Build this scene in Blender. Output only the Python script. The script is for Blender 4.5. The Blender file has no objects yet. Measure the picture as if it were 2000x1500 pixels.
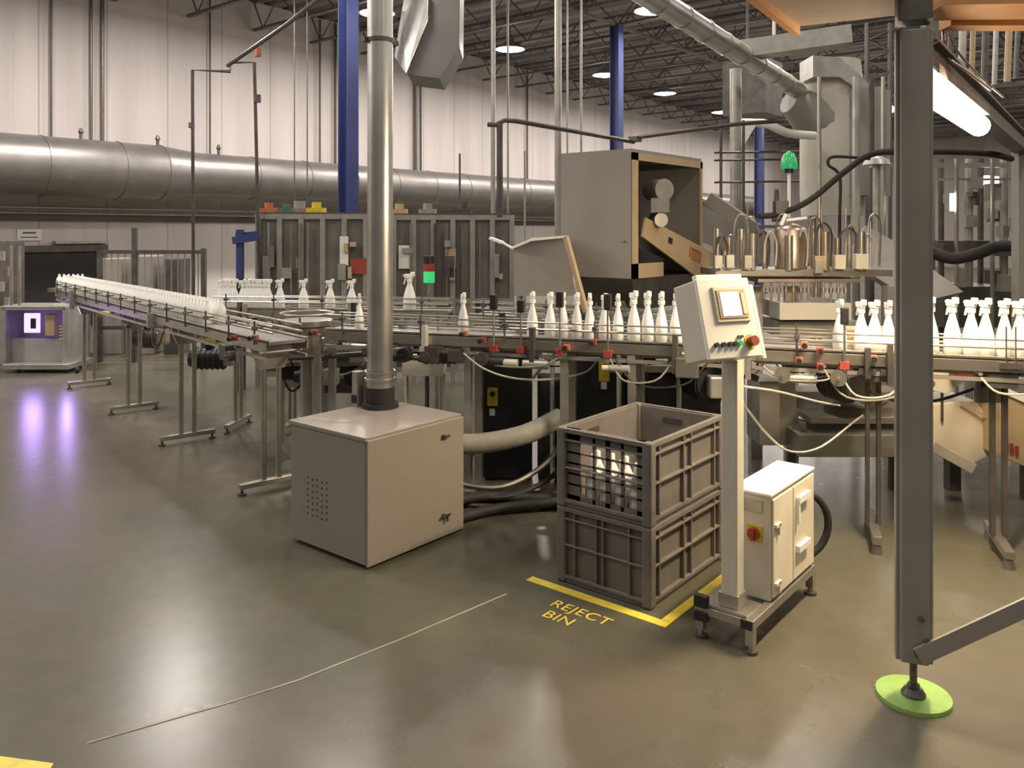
import bpy, math, random
from mathutils import Vector, Matrix
random.seed(7)
scn = bpy.context.scene
COL = scn.collection
PI = math.pi

# ------------------------------------------------------------------ camera
H = 1.8; FPX = 1600.0; HORIZ = 450.0
YAW = math.atan2(.63, .776)
Fw = Vector((math.cos(YAW), math.sin(YAW), 0)); Rt = Vector((math.sin(YAW), -math.cos(YAW), 0))
cd = bpy.data.cameras.new('camera'); cam = bpy.data.objects.new('camera', cd); COL.objects.link(cam)
cd.sensor_width = 36; cd.lens = 36*FPX/2000; cd.shift_y = -(750-HORIZ)/2000.0
cd.clip_end = 300; cd.clip_start = .05
cam.location = (0, 0, H); cam.rotation_euler = (PI/2, 0, YAW-PI/2)
scn.camera = cam
scn.view_settings.view_transform = 'Standard'; scn.view_settings.look = 'None'
scn.view_settings.gamma = 1; scn.view_settings.exposure = 0.0
try: scn.view_settings.use_curve_mapping = False
except Exception: pass

def W(px, D):
    p = Fw*D + Rt*((px-1000)/FPX*D); return p
def P(px, py, D):
    p = W(px, D); p.z = H-(py-HORIZ)*D/FPX; return p
def G(px, py, z=0.0):
    D = (H-z)*FPX/(py-HORIZ); p = W(px, D); p.z = z; return p

# ------------------------------------------------------------------ world + lamps
w = bpy.data.worlds.new('World'); scn.world = w; w.use_nodes = True
bg = w.node_tree.nodes['Background']; bg.inputs[0].default_value = (.55, .48, .42, 1); bg.inputs[1].default_value = 0.10
LAMPZ = 6.15
LIGHTS_X = [-5.8, -1.6, 2.6, 6.8, 11.0, 15.2, 19.3, 23.4, 28.2, 33, 38]
LIGHTS_Y = [12.4, 8.2, 4.0, -.2, -5.0]
def area(name, loc, rot, sx, sy, power, col, parent=None, shape='RECTANGLE'):
    l = bpy.data.lights.new(name, 'AREA'); l.shape = shape; l.size = sx
    if shape == 'RECTANGLE': l.size_y = sy
    l.energy = power; l.color = col
    o = bpy.data.objects.new(name, l); COL.objects.link(o); o.location = loc; o.rotation_euler = rot
    return o
for ly in LIGHTS_Y:
    for lx in LIGHTS_X:
        pw = {12.4: 222, 8.2: 98, 4.0: 62, -.2: 62, -5.0: 75}[ly]
        if lx < 2 and ly < 9: pw *= .6
        if ly > 3 and lx > 2:
            ul = bpy.data.lights.new('high_bay_uplight', 'POINT'); ul.energy = 24; ul.color = (1, .90, .82); ul.shadow_soft_size = .3
            uo = bpy.data.objects.new('high_bay_uplight', ul); COL.objects.link(uo); uo.location = (lx, ly, LAMPZ-.5)
        area('high_bay_light', (lx, ly, LAMPZ-.12), (0, 0, 0), .5, .5, pw, (1, .915, .83), shape='DISK')

# ------------------------------------------------------------------ materials
def mat(name, col, rough=.5, metal=0.0, var=.12, scale=6.0, emit=0.0, ecol=None, alpha=1.0, bump=0.0, trans=0.0, spec=None, stretch=None):
    m = bpy.data.materials.new(name); m.use_nodes = True; nt = m.node_tree; b = nt.nodes['Principled BSDF']
    b.inputs['Roughness'].default_value = rough; b.inputs['Metallic'].default_value = metal
    if spec is not None: b.inputs['Specular IOR Level'].default_value = spec
    tc = nt.nodes.new('ShaderNodeTexCoord'); nz = nt.nodes.new('ShaderNodeTexNoise')
    mp = nt.nodes.new('ShaderNodeMapping'); nt.links.new(tc.outputs['Object'], mp.inputs[0])
    if stretch: mp.inputs['Scale'].default_value = stretch
    nt.links.new(mp.outputs[0], nz.inputs['Vector'])
    nz.inputs['Scale'].default_value = scale; nz.inputs['Detail'].default_value = 5
    cr = nt.nodes.new('ShaderNodeValToRGB'); cr.color_ramp.elements[0].position = .3; cr.color_ramp.elements[1].position = .7
    cr.color_ramp.elements[0].color = tuple(c*(1-var) for c in col)+(1,); cr.color_ramp.elements[1].color = tuple(min(1, c*(1+var)) for c in col)+(1,)
    nt.links.new(nz.outputs['Fac'], cr.inputs[0]); nt.links.new(cr.outputs[0], b.inputs['Base Color'])
    if bump:
        bp = nt.nodes.new('ShaderNodeBump'); bp.inputs['Strength'].default_value = bump; nt.links.new(nz.outputs['Fac'], bp.inputs['Height']); nt.links.new(bp.outputs[0], b.inputs['Normal'])
    if emit:
        b.inputs['Emission Color'].default_value = (ecol or col)+(1,); b.inputs['Emission Strength'].default_value = emit
    if trans: b.inputs['Transmission Weight'].default_value = trans
    if alpha < 1: b.inputs['Alpha'].default_value = alpha
    return m
M = {}
M['steel'] = mat('stainless', (.50, .47, .42), .33, .9, .15, 5)
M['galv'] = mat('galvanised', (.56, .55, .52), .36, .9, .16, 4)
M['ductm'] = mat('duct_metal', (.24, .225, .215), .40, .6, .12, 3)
M['ductshade'] = mat('duct_shaded', (.17, .16, .15), .5, .1, .08, 3)  # shaded tone for the square duct's unlit front
M['stationgrey'] = mat('station_grey', (.36, .35, .33), .45, .1, .1, 4)
M['alu'] = mat('aluminium', (.46, .44, .40), .42, .7, .14, 8)
M['dsteel'] = mat('dark_steel', (.13, .12, .11), .45, .6, .25, 6)
M['black'] = mat('black_plastic', (.018, .018, .02), .45, 0, .3, 6)
M['rubber'] = mat('rubber', (.022, .021, .02), .7, 0, .3, 9)
M['boxgrey'] = mat('grey_enamel', (.29, .255, .215), .38, 0, .04, 2)
M['hopgrey'] = mat('hopper_grey', (.30, .275, .245), .5, 0, .05, 2)
M['bin'] = mat('bin_plastic', (.155, .14, .125), .5, 0, .12, 12)
M['post'] = mat('post_paint', (.29, .275, .25), .45, .1, .08, 4)
M['cream'] = mat('cream_enamel', (.72, .66, .52), .4, 0, .06, 5)
M['white'] = mat('white_enamel', (.88, .87, .80), .35, 0, .03, 4)
M['cabgrey'] = mat('cabinet_grey', (.60, .57, .48), .4, 0, .04, 4)
M['bottle'] = mat('bottle_white', (.93, .92, .88), .35, 0, .03, 20)
M['blue'] = mat('blue_paint', (.035, .05, .17), .5, 0, .12, 5)
M['yellow'] = mat('yellow_paint', (.62, .47, .035), .5, 0, .2, 20)
M['tape'] = mat('yellow_tape', (.80, .64, .08), .4, 0, .16, 16)
M['red'] = mat('red_paint', (.33, .055, .04), .5, 0, .15, 7)
M['orange'] = mat('orange_paint', (.46, .15, .07), .55, 0, .2, 10)
M['green'] = mat('green_pad', (.25, .43, .11), .4, 0, .16, 14)
M['tan'] = mat('tan_enamel', (.50, .37, .22), .45, 0, .08, 6)
M['deck'] = mat('platform_underside', (.33, .26, .20), .6, 0, .12, 5)
M['belt'] = mat('belt_grey', (.26, .25, .23), .5, .1, .15, 14)
M['copper'] = mat('warm_steel', (.47, .38, .30), .36, .85, .2, 6)
M['smoke'] = mat('smoked_panel', (.16, .145, .13), .25, 0, .25, 3)
M['hose'] = mat('grey_hose', (.27, .26, .22), .6, 0, .1, 20)
M['cable'] = mat('light_cable', (.50, .48, .42), .5, 0, .1, 10)
M['paper'] = mat('paper', (.78, .76, .70), .7, 0, .03, 5)
M['screen'] = mat('lit_screen', (.8, .85, 1), .3, emit=1.6, ecol=(.93, .95, 1))
M['violet'] = mat('violet_screen', (.2, .1, .5), .3, emit=3.2, ecol=(.42, .26, 1))
M['greenlit'] = mat('green_lens_lit', (.05, .5, .15), .3, emit=.5, ecol=(.08, .8, .28))
M['greenlens'] = mat('green_lens', (.03, .36, .12), .25, emit=.25, ecol=(.05, .7, .25))
M['lamp'] = mat('lamp_lens', (1, 1, 1), .3, emit=14, ecol=(1, .95, .9))
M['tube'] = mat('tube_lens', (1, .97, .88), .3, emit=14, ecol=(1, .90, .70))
M['reflector'] = mat('lamp_reflector', (.35, .33, .31), .4, .5)
M['truss'] = mat('truss_paint', (.135, .12, .115), .6, .2, .15, 3)
M['flange'] = mat('warm_lit_beam', (.55, .27, .10), .5, .2, .15, 4)  # orange tone puts warm lamplight on the beams into their colour

def wall_mat(name, col, sp=1.22):
    m = bpy.data.materials.new(name); m.use_nodes = True; nt = m.node_tree; b = nt.nodes['Principled BSDF']; N = nt.nodes.new; L = nt.links.new
    b.inputs['Roughness'].default_value = .55
    tc = N('ShaderNodeTexCoord'); sx = N('ShaderNodeSeparateXYZ'); L(tc.outputs['Object'], sx.inputs[0])
    def seam(ax, sp, wd):
        d = N('ShaderNodeMath'); d.operation = 'DIVIDE'; L(sx.outputs[ax], d.inputs[0]); d.inputs[1].default_value = sp
        f = N('ShaderNodeMath'); f.operation = 'FRACT'; L(d.outputs[0], f.inputs[0])
        c = N('ShaderNodeMath'); c.operation = 'LESS_THAN'; L(f.outputs[0], c.inputs[0]); c.inputs[1].default_value = wd/sp
        return c
    s1 = seam(0, sp, .03); s2 = seam(0, sp/3, .012)
    mp = N('ShaderNodeMapping'); mp.inputs['Scale'].default_value = (1.2, 1, .12); L(tc.outputs['Object'], mp.inputs[0])
    nz = N('ShaderNodeTexNoise'); nz.inputs['Scale'].default_value = 1.6; nz.inputs['Detail'].default_value = 6; L(mp.outputs[0], nz.inputs[0])
    cr = N('ShaderNodeValToRGB'); cr.color_ramp.elements[0].position = .3; cr.color_ramp.elements[1].position = .72
    cr.color_ramp.elements[0].color = tuple(c*.86 for c in col)+(1,); cr.color_ramp.elements[1].color = tuple(c*1.08 for c in col)+(1,); L(nz.outputs[0], cr.inputs[0])
    a = N('ShaderNodeMath'); a.operation = 'MULTIPLY_ADD'; L(s1.outputs[0], a.inputs[0]); a.inputs[1].default_value = .45
    a2 = N('ShaderNodeMath'); a2.operation = 'MULTIPLY'; L(s2.outputs[0], a2.inputs[0]); a2.inputs[1].default_value = .12; L(a2.outputs[0], a.inputs[2])
    mx = N('ShaderNodeMix'); mx.data_type = 'RGBA'; L(a.outputs[0], mx.inputs[0]); L(cr.outputs[0], mx.inputs[6]); mx.inputs[7].default_value = tuple(c*.35 for c in col)+(1,)
    L(mx.outputs[2], b.inputs['Base Color'])
    return m
M['wall'] = wall_mat('wall_panels', (.60, .55, .53))
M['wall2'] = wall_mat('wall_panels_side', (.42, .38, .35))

def floor_mat():
    m = bpy.data.materials.new('polished_concrete'); m.use_nodes = True; nt = m.node_tree; b = nt.nodes['Principled BSDF']; N = nt.nodes.new; L = nt.links.new
    tc = N('ShaderNodeTexCoord')
    n1 = N('ShaderNodeTexNoise'); n1.inputs['Scale'].default_value = .42; n1.inputs['Detail'].default_value = 7; n1.inputs['Roughness'].default_value = .55; L(tc.outputs['Object'], n1.inputs[0])
    n2 = N('ShaderNodeTexNoise'); n2.inputs['Scale'].default_value = 9; n2.inputs['Detail'].default_value = 8; L(tc.outputs['Object'], n2.inputs[0])
    cr = N('ShaderNodeValToRGB'); cr.color_ramp.elements[0].position = .34; cr.color_ramp.elements[1].position = .66
    cr.color_ramp.elements[0].color = (.098, .099, .069, 1); cr.color_ramp.elements[1].color = (.140, .122, .090, 1); L(n1.outputs[0], cr.inputs[0])
    mx = N('ShaderNodeMix'); mx.data_type = 'RGBA'; mx.blend_type = 'MULTIPLY'; mx.inputs[0].default_value = 1
    c2 = N('ShaderNodeValToRGB'); c2.color_ramp.elements[0].color = (.8, .8, .8, 1); c2.color_ramp.elements[1].color = (1.12, 1.12, 1.12, 1); L(n2.outputs[0], c2.inputs[0])
    L(cr.outputs[0], mx.inputs[6]); L(c2.outputs[0], mx.inputs[7]); L(mx.outputs[2], b.inputs['Base Color'])
    mr = N('ShaderNodeMapRange'); L(n1.outputs[0], mr.inputs[0]); mr.inputs[3].default_value = .20; mr.inputs[4].default_value = .34; L(mr.outputs[0], b.inputs['Roughness'])
    b.inputs['Specular IOR Level'].default_value = .42
    bp = N('ShaderNodeBump'); bp.inputs['Strength'].default_value = .012; L(n2.outputs[0], bp.inputs['Height']); L(bp.outputs[0], b.inputs['Normal'])
    return m
M['floor'] = floor_mat()

# ------------------------------------------------------------------ mesh helpers
class MB:
    def __init__(s): s.v = []; s.f = []
    def add(s, vs, fs):
        o = len(s.v); s.v += [Vector(v) for v in vs]; s.f += [tuple(i+o for i in f) for f in fs]; return s
    def box(s, c, d, rz=0, mtx=None):
        hx, hy, hz = d[0]/2, d[1]/2, d[2]/2
        vs = [Vector((x*hx, y*hy, z*hz)) for x, y, z in ((-1,-1,-1),(1,-1,-1),(1,1,-1),(-1,1,-1),(-1,-1,1),(1,-1,1),(1,1,1),(-1,1,1))]
        m = mtx or Matrix.Rotation(rz, 3, 'Z')
        return s.add([m @ v + Vector(c) for v in vs], [(0,3,2,1),(4,5,6,7),(0,1,5,4),(1,2,6,5),(2,3,7,6),(3,0,4,7)])
    def bar(s, a, b, wd, ht):      # rectangular bar between two points, ht = vertical thickness
        a = Vector(a); b = Vector(b); d = b-a; L = d.length; x = d.normalized()
        up = Vector((0,0,1)) if abs(x.z) < .95 else Vector((0,1,0))
        y = up.cross(x).normalized(); z = x.cross(y)
        m = Matrix((x, y, z)).transposed()
        return s.box((a+b)/2, (L, wd, ht), mtx=m)
    def cyl(s, a, b, r0, r1=None, n=14, caps=True):
        a = Vector(a); b = Vector(b); r1 = r0 if r1 is None else r1
        x = (b-a).normalized(); u = x.orthogonal().normalized(); v = x.cross(u); vs = []
        for p, r in ((a, r0), (b, r1)):
            for i in range(n):
                t = 2*PI*i/n; vs.append(p+u*math.cos(t)*r+v*math.sin(t)*r)
        fs = [(i, (i+1) % n, n+(i+1) % n, n+i) for i in range(n)]
        if caps: fs += [tuple(range(n))[::-1], tuple(range(n, 2*n))]
        return s.add(vs, fs)
    def tube(s, pts, r, n=8, smooth=True):
        pts = [Vector(p) for p in pts]
        if smooth and len(pts) > 2:
            q = []
            for i in range(len(pts)-1):
                p0 = pts[max(i-1, 0)]; p1 = pts[i]; p2 = pts[i+1]; p3 = pts[min(i+2, len(pts)-1)]
                for k in range(5):
                    t = k/5; q.append(.5*((2*p1)+(-p0+p2)*t+(2*p0-5*p1+4*p2-p3)*t*t+(-p0+3*p1-3*p2+p3)*t**3))
            pts = q+[pts[-1]]
        vs = []; u = None
        for i, p in enumerate(pts):
            d = (pts[min(i+1, len(pts)-1)]-pts[max(i-1, 0)]).normalized()
            u = d.orthogonal().normalized() if u is None else (u-d*u.dot(d)).normalized()
            v = d.cross(u)
            for k in range(n):
                t = 2*PI*k/n; vs.append(p+u*math.cos(t)*r+v*math.sin(t)*r)
        fs = []
        for i in range(len(pts)-1):
            for k in range(n): fs.append((i*n+k, i*n+(k+1) % n, (i+1)*n+(k+1) % n, (i+1)*n+k))
        fs += [tuple(range(n))[::-1], tuple(range((len(pts)-1)*n, len(pts)*n))]
        return s.add(vs, fs)
    def lathe(s, prof, c=(0,0,0), n=20, sx=1, sy=1):
        c = Vector(c); vs = []
        for r, z in prof:
            for i in range(n):
                t = 2*PI*i/n; vs.append(c+Vector((r*math.cos(t)*sx, r*math.sin(t)*sy, z)))
        fs = []
        for j in range(len(prof)-1):
            for i in range(n): fs.append((j*n+i, j*n+(i+1) % n, (j+1)*n+(i+1) % n, (j+1)*n+i))
        fs += [tuple(range(n))[::-1], tuple(range((len(prof)-1)*n, len(prof)*n))]
        return s.add(vs, fs)
    def prism(s, poly, ext):
        poly = [Vector(p) for p in poly]; ext = Vector(ext); n = len(poly)
        return s.add(poly+[p+ext for p in poly], [tuple(range(n))[::-1], tuple(range(n, 2*n))]+[(i, (i+1) % n, n+(i+1) % n, n+i) for i in range(n)])
    def build(s, name, m, parent=None, world=False, smooth=False, bevel=0):
        vs = s.v
        if world and parent is not None:
            inv = parent.matrix_basis.inverted()
            if parent.parent: inv = inv @ parent.parent.matrix_basis.inverted()
            vs = [inv @ v for v in vs]
        me = bpy.data.meshes.new(name); me.from_pydata([tuple(v) for v in vs], [], s.f); me.update()
        import bmesh
        bm = bmesh.new(); bm.from_mesh(me); bmesh.ops.recalc_face_normals(bm, faces=bm.faces); bm.to_mesh(me); bm.free()
        if smooth:
            for p in me.polygons: p.use_smooth = True
            try: me.set_sharp_from_angle(angle=math.radians(38))
            except Exception: pass
        me.materials.append(m if not isinstance(m, str) else M[m])
        o = bpy.data.objects.new(name, me); COL.objects.link(o)
        if parent is not None: o.parent = parent
        if bevel:
            b = o.modifiers.new('bevel', 'BEVEL'); b.width = bevel; b.segments = 2; b.limit_method = 'ANGLE'
        return o
def tag(o, label, cat, group=None, kind=None):
    if label: o['label'] = label
    if cat: o['category'] = cat
    if group: o['group'] = group
    if kind: o['kind'] = kind
    return o
def thing(name, label, cat, loc=(0,0,0), rz=0, group=None):
    o = bpy.data.objects.new(name, None); COL.objects.link(o); o.location = loc; o.rotation_euler = (0, 0, rz); o.empty_display_size = .1
    o.matrix_basis = Matrix.Translation(Vector(loc)) @ Matrix.Rotation(rz, 4, 'Z')
    return tag(o, label, cat, group)
def solo(name, label, cat, mb, m, group=None, smooth=False, bevel=0, base=None):
    # one-mesh thing built in world coordinates, origin moved to its base
    if base is None:
        xs = [v.x for v in mb.v]; ys = [v.y for v in mb.v]; zs = [v.z for v in mb.v]
        base = Vector(((min(xs)+max(xs))/2, (min(ys)+max(ys))/2, min(zs)))
    mb.v = [v-base for v in mb.v]
    o = mb.build(name, m, None, smooth=smooth, bevel=bevel); o.location = base
    return tag(o, label, cat, group)
def struct(name, mb, m, parent=None, label=None, smooth=False):
    o = mb.build(name, m, parent, smooth=smooth)
    if parent is None:
        o['kind'] = 'structure'
        if label: o['label'] = label
    return o
def dup(root, loc, rz=0, label=None, group=None, scale=None):
    r = root.copy(); COL.objects.link(r); r.location = loc; r.rotation_euler = (0, 0, rz)
    if scale: r.scale = (scale,)*3
    if label: r['label'] = label
    if group: r['group'] = group
    for ch in list(root.children):
        c = ch.copy(); COL.objects.link(c); c.parent = r
        for g in ch.children:
            d = g.copy(); COL.objects.link(d); d.parent = c
    return r
def text_mesh(name, body, size, m, mtx, parent=None, extrude=.0005, spacing=1.0):
    cu = bpy.data.curves.new(name, 'FONT'); cu.body = body; cu.size = size; cu.extrude = extrude; cu.space_line = .85; cu.space_character = spacing
    t = bpy.data.objects.new(name+'_tmp', cu); COL.objects.link(t)
    bpy.context.view_layer.update()
    me = bpy.data.meshes.new_from_object(t.evaluated_get(bpy.context.evaluated_depsgraph_get())); me.name = name
    bpy.data.objects.remove(t)
    me.materials.clear(); me.materials.append(M[m])
    me.transform(mtx)
    o = bpy.data.objects.new(name, me); COL.objects.link(o)
    if parent is not None: o.parent = parent
    return o

# ------------------------------------------------------------------ structure
WY = 16.0; CZ = 6.9
struct('floor', MB().box((17, 1, -.05), (56, 31, .1)), 'floor', label='polished tan grey concrete factory floor')
struct('wall_back', MB().box((17, WY+.1, CZ/2), (56, .2, CZ)), 'wall', label='tall pale panelled wall behind the round duct')
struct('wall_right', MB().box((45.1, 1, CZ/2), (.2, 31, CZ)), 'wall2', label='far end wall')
ce = MB()
x = -10.0
prof = []
while x < 45:
    prof += [(x, CZ), (x+.25, CZ), (x+.3, CZ+.09), (x+.45, CZ+.09)]; x += .5
n = len(prof)
ce.add([(a, -14.4, z) for a, z in prof]+[(a, 16.2, z) for a, z in prof], [(i, i+1, n+i+1, n+i) for i in range(n-1)])
M['ceil'] = mat('ceiling_deck', (.21, .185, .18), .7, 0, .1, 2)
struct('ceiling', ce, 'ceil', label='dark grey corrugated metal roof deck')
# floor joint
jt = MB()
jp = [(170, 1452), (300, 1415), (440, 1375), (585, 1328), (780, 1250), (990, 1160)]
for (a, b) in zip(jp[:-1], jp[1:]):
    jt.bar(G(*a)+Vector((0,0,.001)), G(*b)+Vector((0,0,.001)), .008, .002)
M['dullgreen'] = mat('dull_green', (.10, .17, .11), .5, 0, .1, 4)
M['joint'] = mat('joint_filler', (.36, .33, .25), .5, 0, .5, 3)
struct('trim_1', jt, 'joint', label='thin pale joint line across the floor')
struct('trim_2', MB().box((17, WY-.03, 2.02), (50, .06, .10)), 'truss', label='dark horizontal rail on the back wall')
# door/opening, at its place on the back wall
def wallx(px, Y): 
    t = (px-1000)/FPX; return Y*(math.cos(YAW)+math.sin(YAW)*t)/(math.sin(YAW)-math.cos(YAW)*t)
def wz(px, py, Y):
    x = wallx(px, Y); D = Vector((x, Y, 0)).dot(Fw); return H-(py-HORIZ)*D/FPX
x0, x1 = wallx(28, WY), wallx(190, WY); zt = wz(100, 492, WY)
d = struct('door_1', MB().box(((x0+x1)/2, WY-.03, zt/2), (x1-x0, .06, zt)), 'black', label='low black opening panel in the back wall')
fr = MB().box(((x0+x1)/2, WY-.06, zt+.06), (x1-x0+.3, .12, .12)).box((x0-.06, WY-.06, zt/2), (.12, .12, zt)).box((x1+.06, WY-.06, zt/2), (.12, .12, zt))
fr.build('door_frame', 'dsteel', d)
# header on the wall above
solo('wall_shelf_rail', 'grey rail fixed on the wall above the black opening', 'rail', MB().box((wallx(155, WY), WY-.08, wz(155, 473, WY)), (wallx(208, WY)-wallx(105, WY), .16, .05)), 'alu')

# ------------------------------------------------------------------ roof steel
def joist(length, pan=.62, dp=.62):
    top = MB().box((0, length/2, dp), (.1, length, .05)); bot = MB().box((0, length/2, 0), (.09, length, .05)); wb = MB()
    k = 0; y = 0
    while y < length-.01:
        z0, z1 = (0, dp) if k % 2 == 0 else (dp, 0)
        wb.cyl((0, y, z0), (0, min(y+pan, length), z1), .017, n=5); y += pan; k += 1
    return top, bot, wb
jx = [4.3+1.55*i for i in range(26)]
root = thing('roof_joist', 'dark open web roof joist spanning under the roof deck', 'roof joist', (jx[0], -8, CZ-.66), 0, 'open web roof joists')
t_, b_, w_ = joist(23.9)
t_.build('top_chord', 'truss', root); b_.build('bottom_chord', 'truss', root); w_.build('web', 'truss', root)
for xx in jx[1:]: dup(root, (xx, -8, CZ-.66))
# girders along the column line
for gy, lab in ((9.3, 'deep dark girder truss resting on the blue columns'), (3.0, 'dark girder truss over the near machines')):
    g = thing('girder_truss', lab, 'truss', (4, gy, CZ-.72 if gy > 5 else CZ-.9))
    t_, b_, w_ = joist(40, .8, .75)
    for mbx, nm in ((t_, 'top_chord'), (b_, 'bottom_chord'), (w_, 'web')):
        mbx.v = [Vector((v.y, v.x, v.z)) for v in mbx.v]; mbx.build(nm, 'truss', g)
# blue columns
for (px, X, lab) in ((684, 7.7, 'nearest blue steel column, behind the tall silver pipe'), (1205, 15.0, 'blue steel column behind the grey hopper'), (1483, 22.7, 'farthest blue steel column, seen past the green beacon')):
    c = thing('steel_column', lab, 'column', (X, 9.3, 0), 0, 'blue roof columns')
    MB().box((0, 0, 3.09), (.02, .2, 6.18)).box((0, .1, 3.09), (.2, .02, 6.18)).box((0, -.1, 3.09), (.2, .02, 6.18)).build('shaft', 'blue', c)
    MB().box((0, 0, .015), (.36, .36, .03)).build('base_plate', 'blue', c)

# ------------------------------------------------------------------ high bay lamps in view
def lampfix(X, Y, lab):
    r = thing('high_bay_lamp', lab, 'ceiling lamp', (X, Y, LAMPZ), 0, 'high bay ceiling lamps')
    MB().lathe([(.06, .34), (.10, .30), (.12, .16), (.36, .0), (.37, -.02), (.35, -.02), (.1, .14)][::-1], n=20).build('reflector', 'reflector', r, smooth=True)
    MB().lathe([(.02, -.06), (.2, -.05), (.335, -.02), (.34, 0), (.02, .01)], n=20).build('lens', 'lamp', r, smooth=True)
    MB().cyl((0, 0, .3), (0, 0, CZ-LAMPZ+.05), .014, n=6).build('hanger', 'truss', r)
for X, Y, lab in ((11.0, 12.4, 'bright round ceiling lamp beside the top of the silver pipe'), (15.2, 12.4, 'bright round ceiling lamp right of the hanging square duct'),
                  (19.4, 12.4, 'bright round ceiling lamp just left of the second blue column'), (23.2, 12.6, 'bright round ceiling lamp just right of the second blue column'),
                  (28.2, 13.0, 'small far ceiling lamp above the grey riser pipe'), (19.0, 8.4, 'bright ceiling lamp just above the end of the sloping round duct'),
                  (14.3, 8.05, 'ceiling lamp at the top edge over the sloping round duct')):
    lampfix(X, Y, lab)
for i, (px, py) in enumerate(((1697, 214), (1712, 214), (1740, 214))):
    p = P(px, py, 24)
    o = solo('work_lamp', ['left', 'middle', 'right'][i]+' one of three small warm lamps in a row beside the near post', 'lamp', MB().lathe([(.02, -.1), (.10, -.06), (.12, .02), (.06, .1), (.02, .12)], p, 12), 'tube', 'three small far lamps')
    solo('lamp_rod', 'thin rod holding the '+['left', 'middle', 'right'][i]+' small warm lamp', 'rod', MB().cyl(p+Vector((0,0,.12)), (p.x, p.y, CZ), .02, n=6), 'truss')

# ------------------------------------------------------------------ big duct on back wall
duct = thing('round_duct', 'large silver round duct running along the back wall', 'duct', (2, 15.1, 2.9))
def hduct(mb, xa, xb, r, n=28, step=1.3):
    x = xa
    while x < xb:
        e = min(x+step, xb); mb.cyl((x, 0, 0), (e, 0, 0), r, n=n, caps=False); mb.cyl((e-.03, 0, 0), (e+.0, 0, 0), r+.012, n=n); x = e
mb = MB(); hduct(mb, -4, 5.9, .52); mb.build('large_section', 'ductm', duct, smooth=True)
MB().cyl((5.9, 0, 0), (6.6, 0, 0), .52, .44, n=28).build('reducer', 'ductm', duct, smooth=True)
mb = MB(); hduct(mb, 6.6, 34, .44); mb.build('small_section', 'ductm', duct, smooth=True)
for px in (158, 308, 427):
    X = wallx(px, 15.1)-2; r = .52 if X < 5.9 else .44
    MB().cyl((X, 0, r-.02), (X, 0, r+.1), .03, n=8).lathe([(.02, r+.08), (.05, r+.12), (.02, r+.2)], (X, 0, 0), 8).build('damper_knob', 'dsteel', duct)
for X in range(-2, 34, 4):
    MB().box((X, .53, 0), (.06, .7, .06)).build('bracket', 'dsteel', duct)
for z, r, lab in ((2.22, .035, 'upper thin pipe running along the back wall under the duct'), (2.12, .025, 'lower thin pipe running along the back wall under the duct')):
    solo('wall_pipe', lab, 'pipe', MB().cyl((-5, 15.85, z), (36, 15.85, z), r, n=8), 'alu', 'pipes along the back wall')
# vertical conduits on wall
for px, r, y0, lab in ((100, .02, 0, 'faint conduit at the far left of the back wall'), (178, .028, 0, 'left one of two close dark conduits on the back wall'), (200, .035, 0, 'right one of two close dark conduits on the back wall'),
                    (410, .02, 0, 'thin conduit on the wall right of the pipe bracket'), (625, .022, 0, 'thin conduit on the wall left of the nearest blue column'), (655, .035, 0, 'dark conduit on the wall just left of the nearest blue column'),
                    (812, .05, 0, 'grey conduit on the wall under the square duct, left of a pair'), (822, .03, 0, 'grey conduit on the wall under the square duct, right of a pair'), (1030, .03, 0, 'thin conduit on the wall between the ceiling drops')):
    X = wallx(px, 15.93)
    solo('wall_conduit', lab, 'conduit', MB().cyl((X, 15.93, 3.0 if px > 0 else 0), (X, 15.93, CZ-.05), r, n=6), 'dsteel', 'vertical conduits on the back wall')
# sign
sx = wallx(56, WY); sz = wz(56, 459, WY)
sg = thing('wall_sign', 'small white sign on the wall above the black opening', 'sign', (sx, WY-.02, sz))
MB().box((0, 0, 0), (.40, .02, .2)).build('panel', 'paper', sg)
MB().box((0, -.012, .04), (.22, .004, .03)).box((0, -.012, -.04), (.28, .004, .02)).build('marking', 'dsteel', sg)

# ------------------------------------------------------------------ ceiling drops (thin vertical rods/pipes)
def drop(px, py0, py1, D, wpx, m, lab, nm='drop_pipe', cat='pipe'):
    a = P(px, py0, D); b = P(px, py1, D); a.z = min(a.z, CZ-.05) if py0 > 0 else CZ-.02
    return solo(nm, lab, cat, MB().cyl(b, a, wpx*D/FPX/2, n=8), m, None)
drop(963, 0, 470, 11, 9, 'alu', 'pale vertical drop pipe left of the dark bent pipe')
drop(992, 0, 430, 12, 4, 'alu', 'thin pale drop rod right of the dark bent pipe')
drop(1090, 0, 560, 10, 14, 'alu', 'thick grey drop pipe at the left edge of the hopper')
drop(1108, 0, 310, 12, 4, 'alu', 'thin drop rod directly behind the hopper top left corner')
drop(1135, 0, 300, 12, 5, 'alu', 'thin drop rod over the hopper left part')
drop(898, 300, 671, 13, 4, 'dsteel', 'short dark valve rod in front of the big duct, centre')
drop(1025, 295, 671, 13, 4, 'alu', 'short pale rod in front of the big duct beside the hopper')
drop(575, 0, 400, 14, 2.5, 'dsteel', 'hair thin hanging cable over the enclosure', 'hanging_cable', 'cable')
drop(600, 0, 400, 14, 2.5, 'dsteel', 'second hair thin hanging cable over the enclosure', 'hanging_cable', 'cable')
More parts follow.
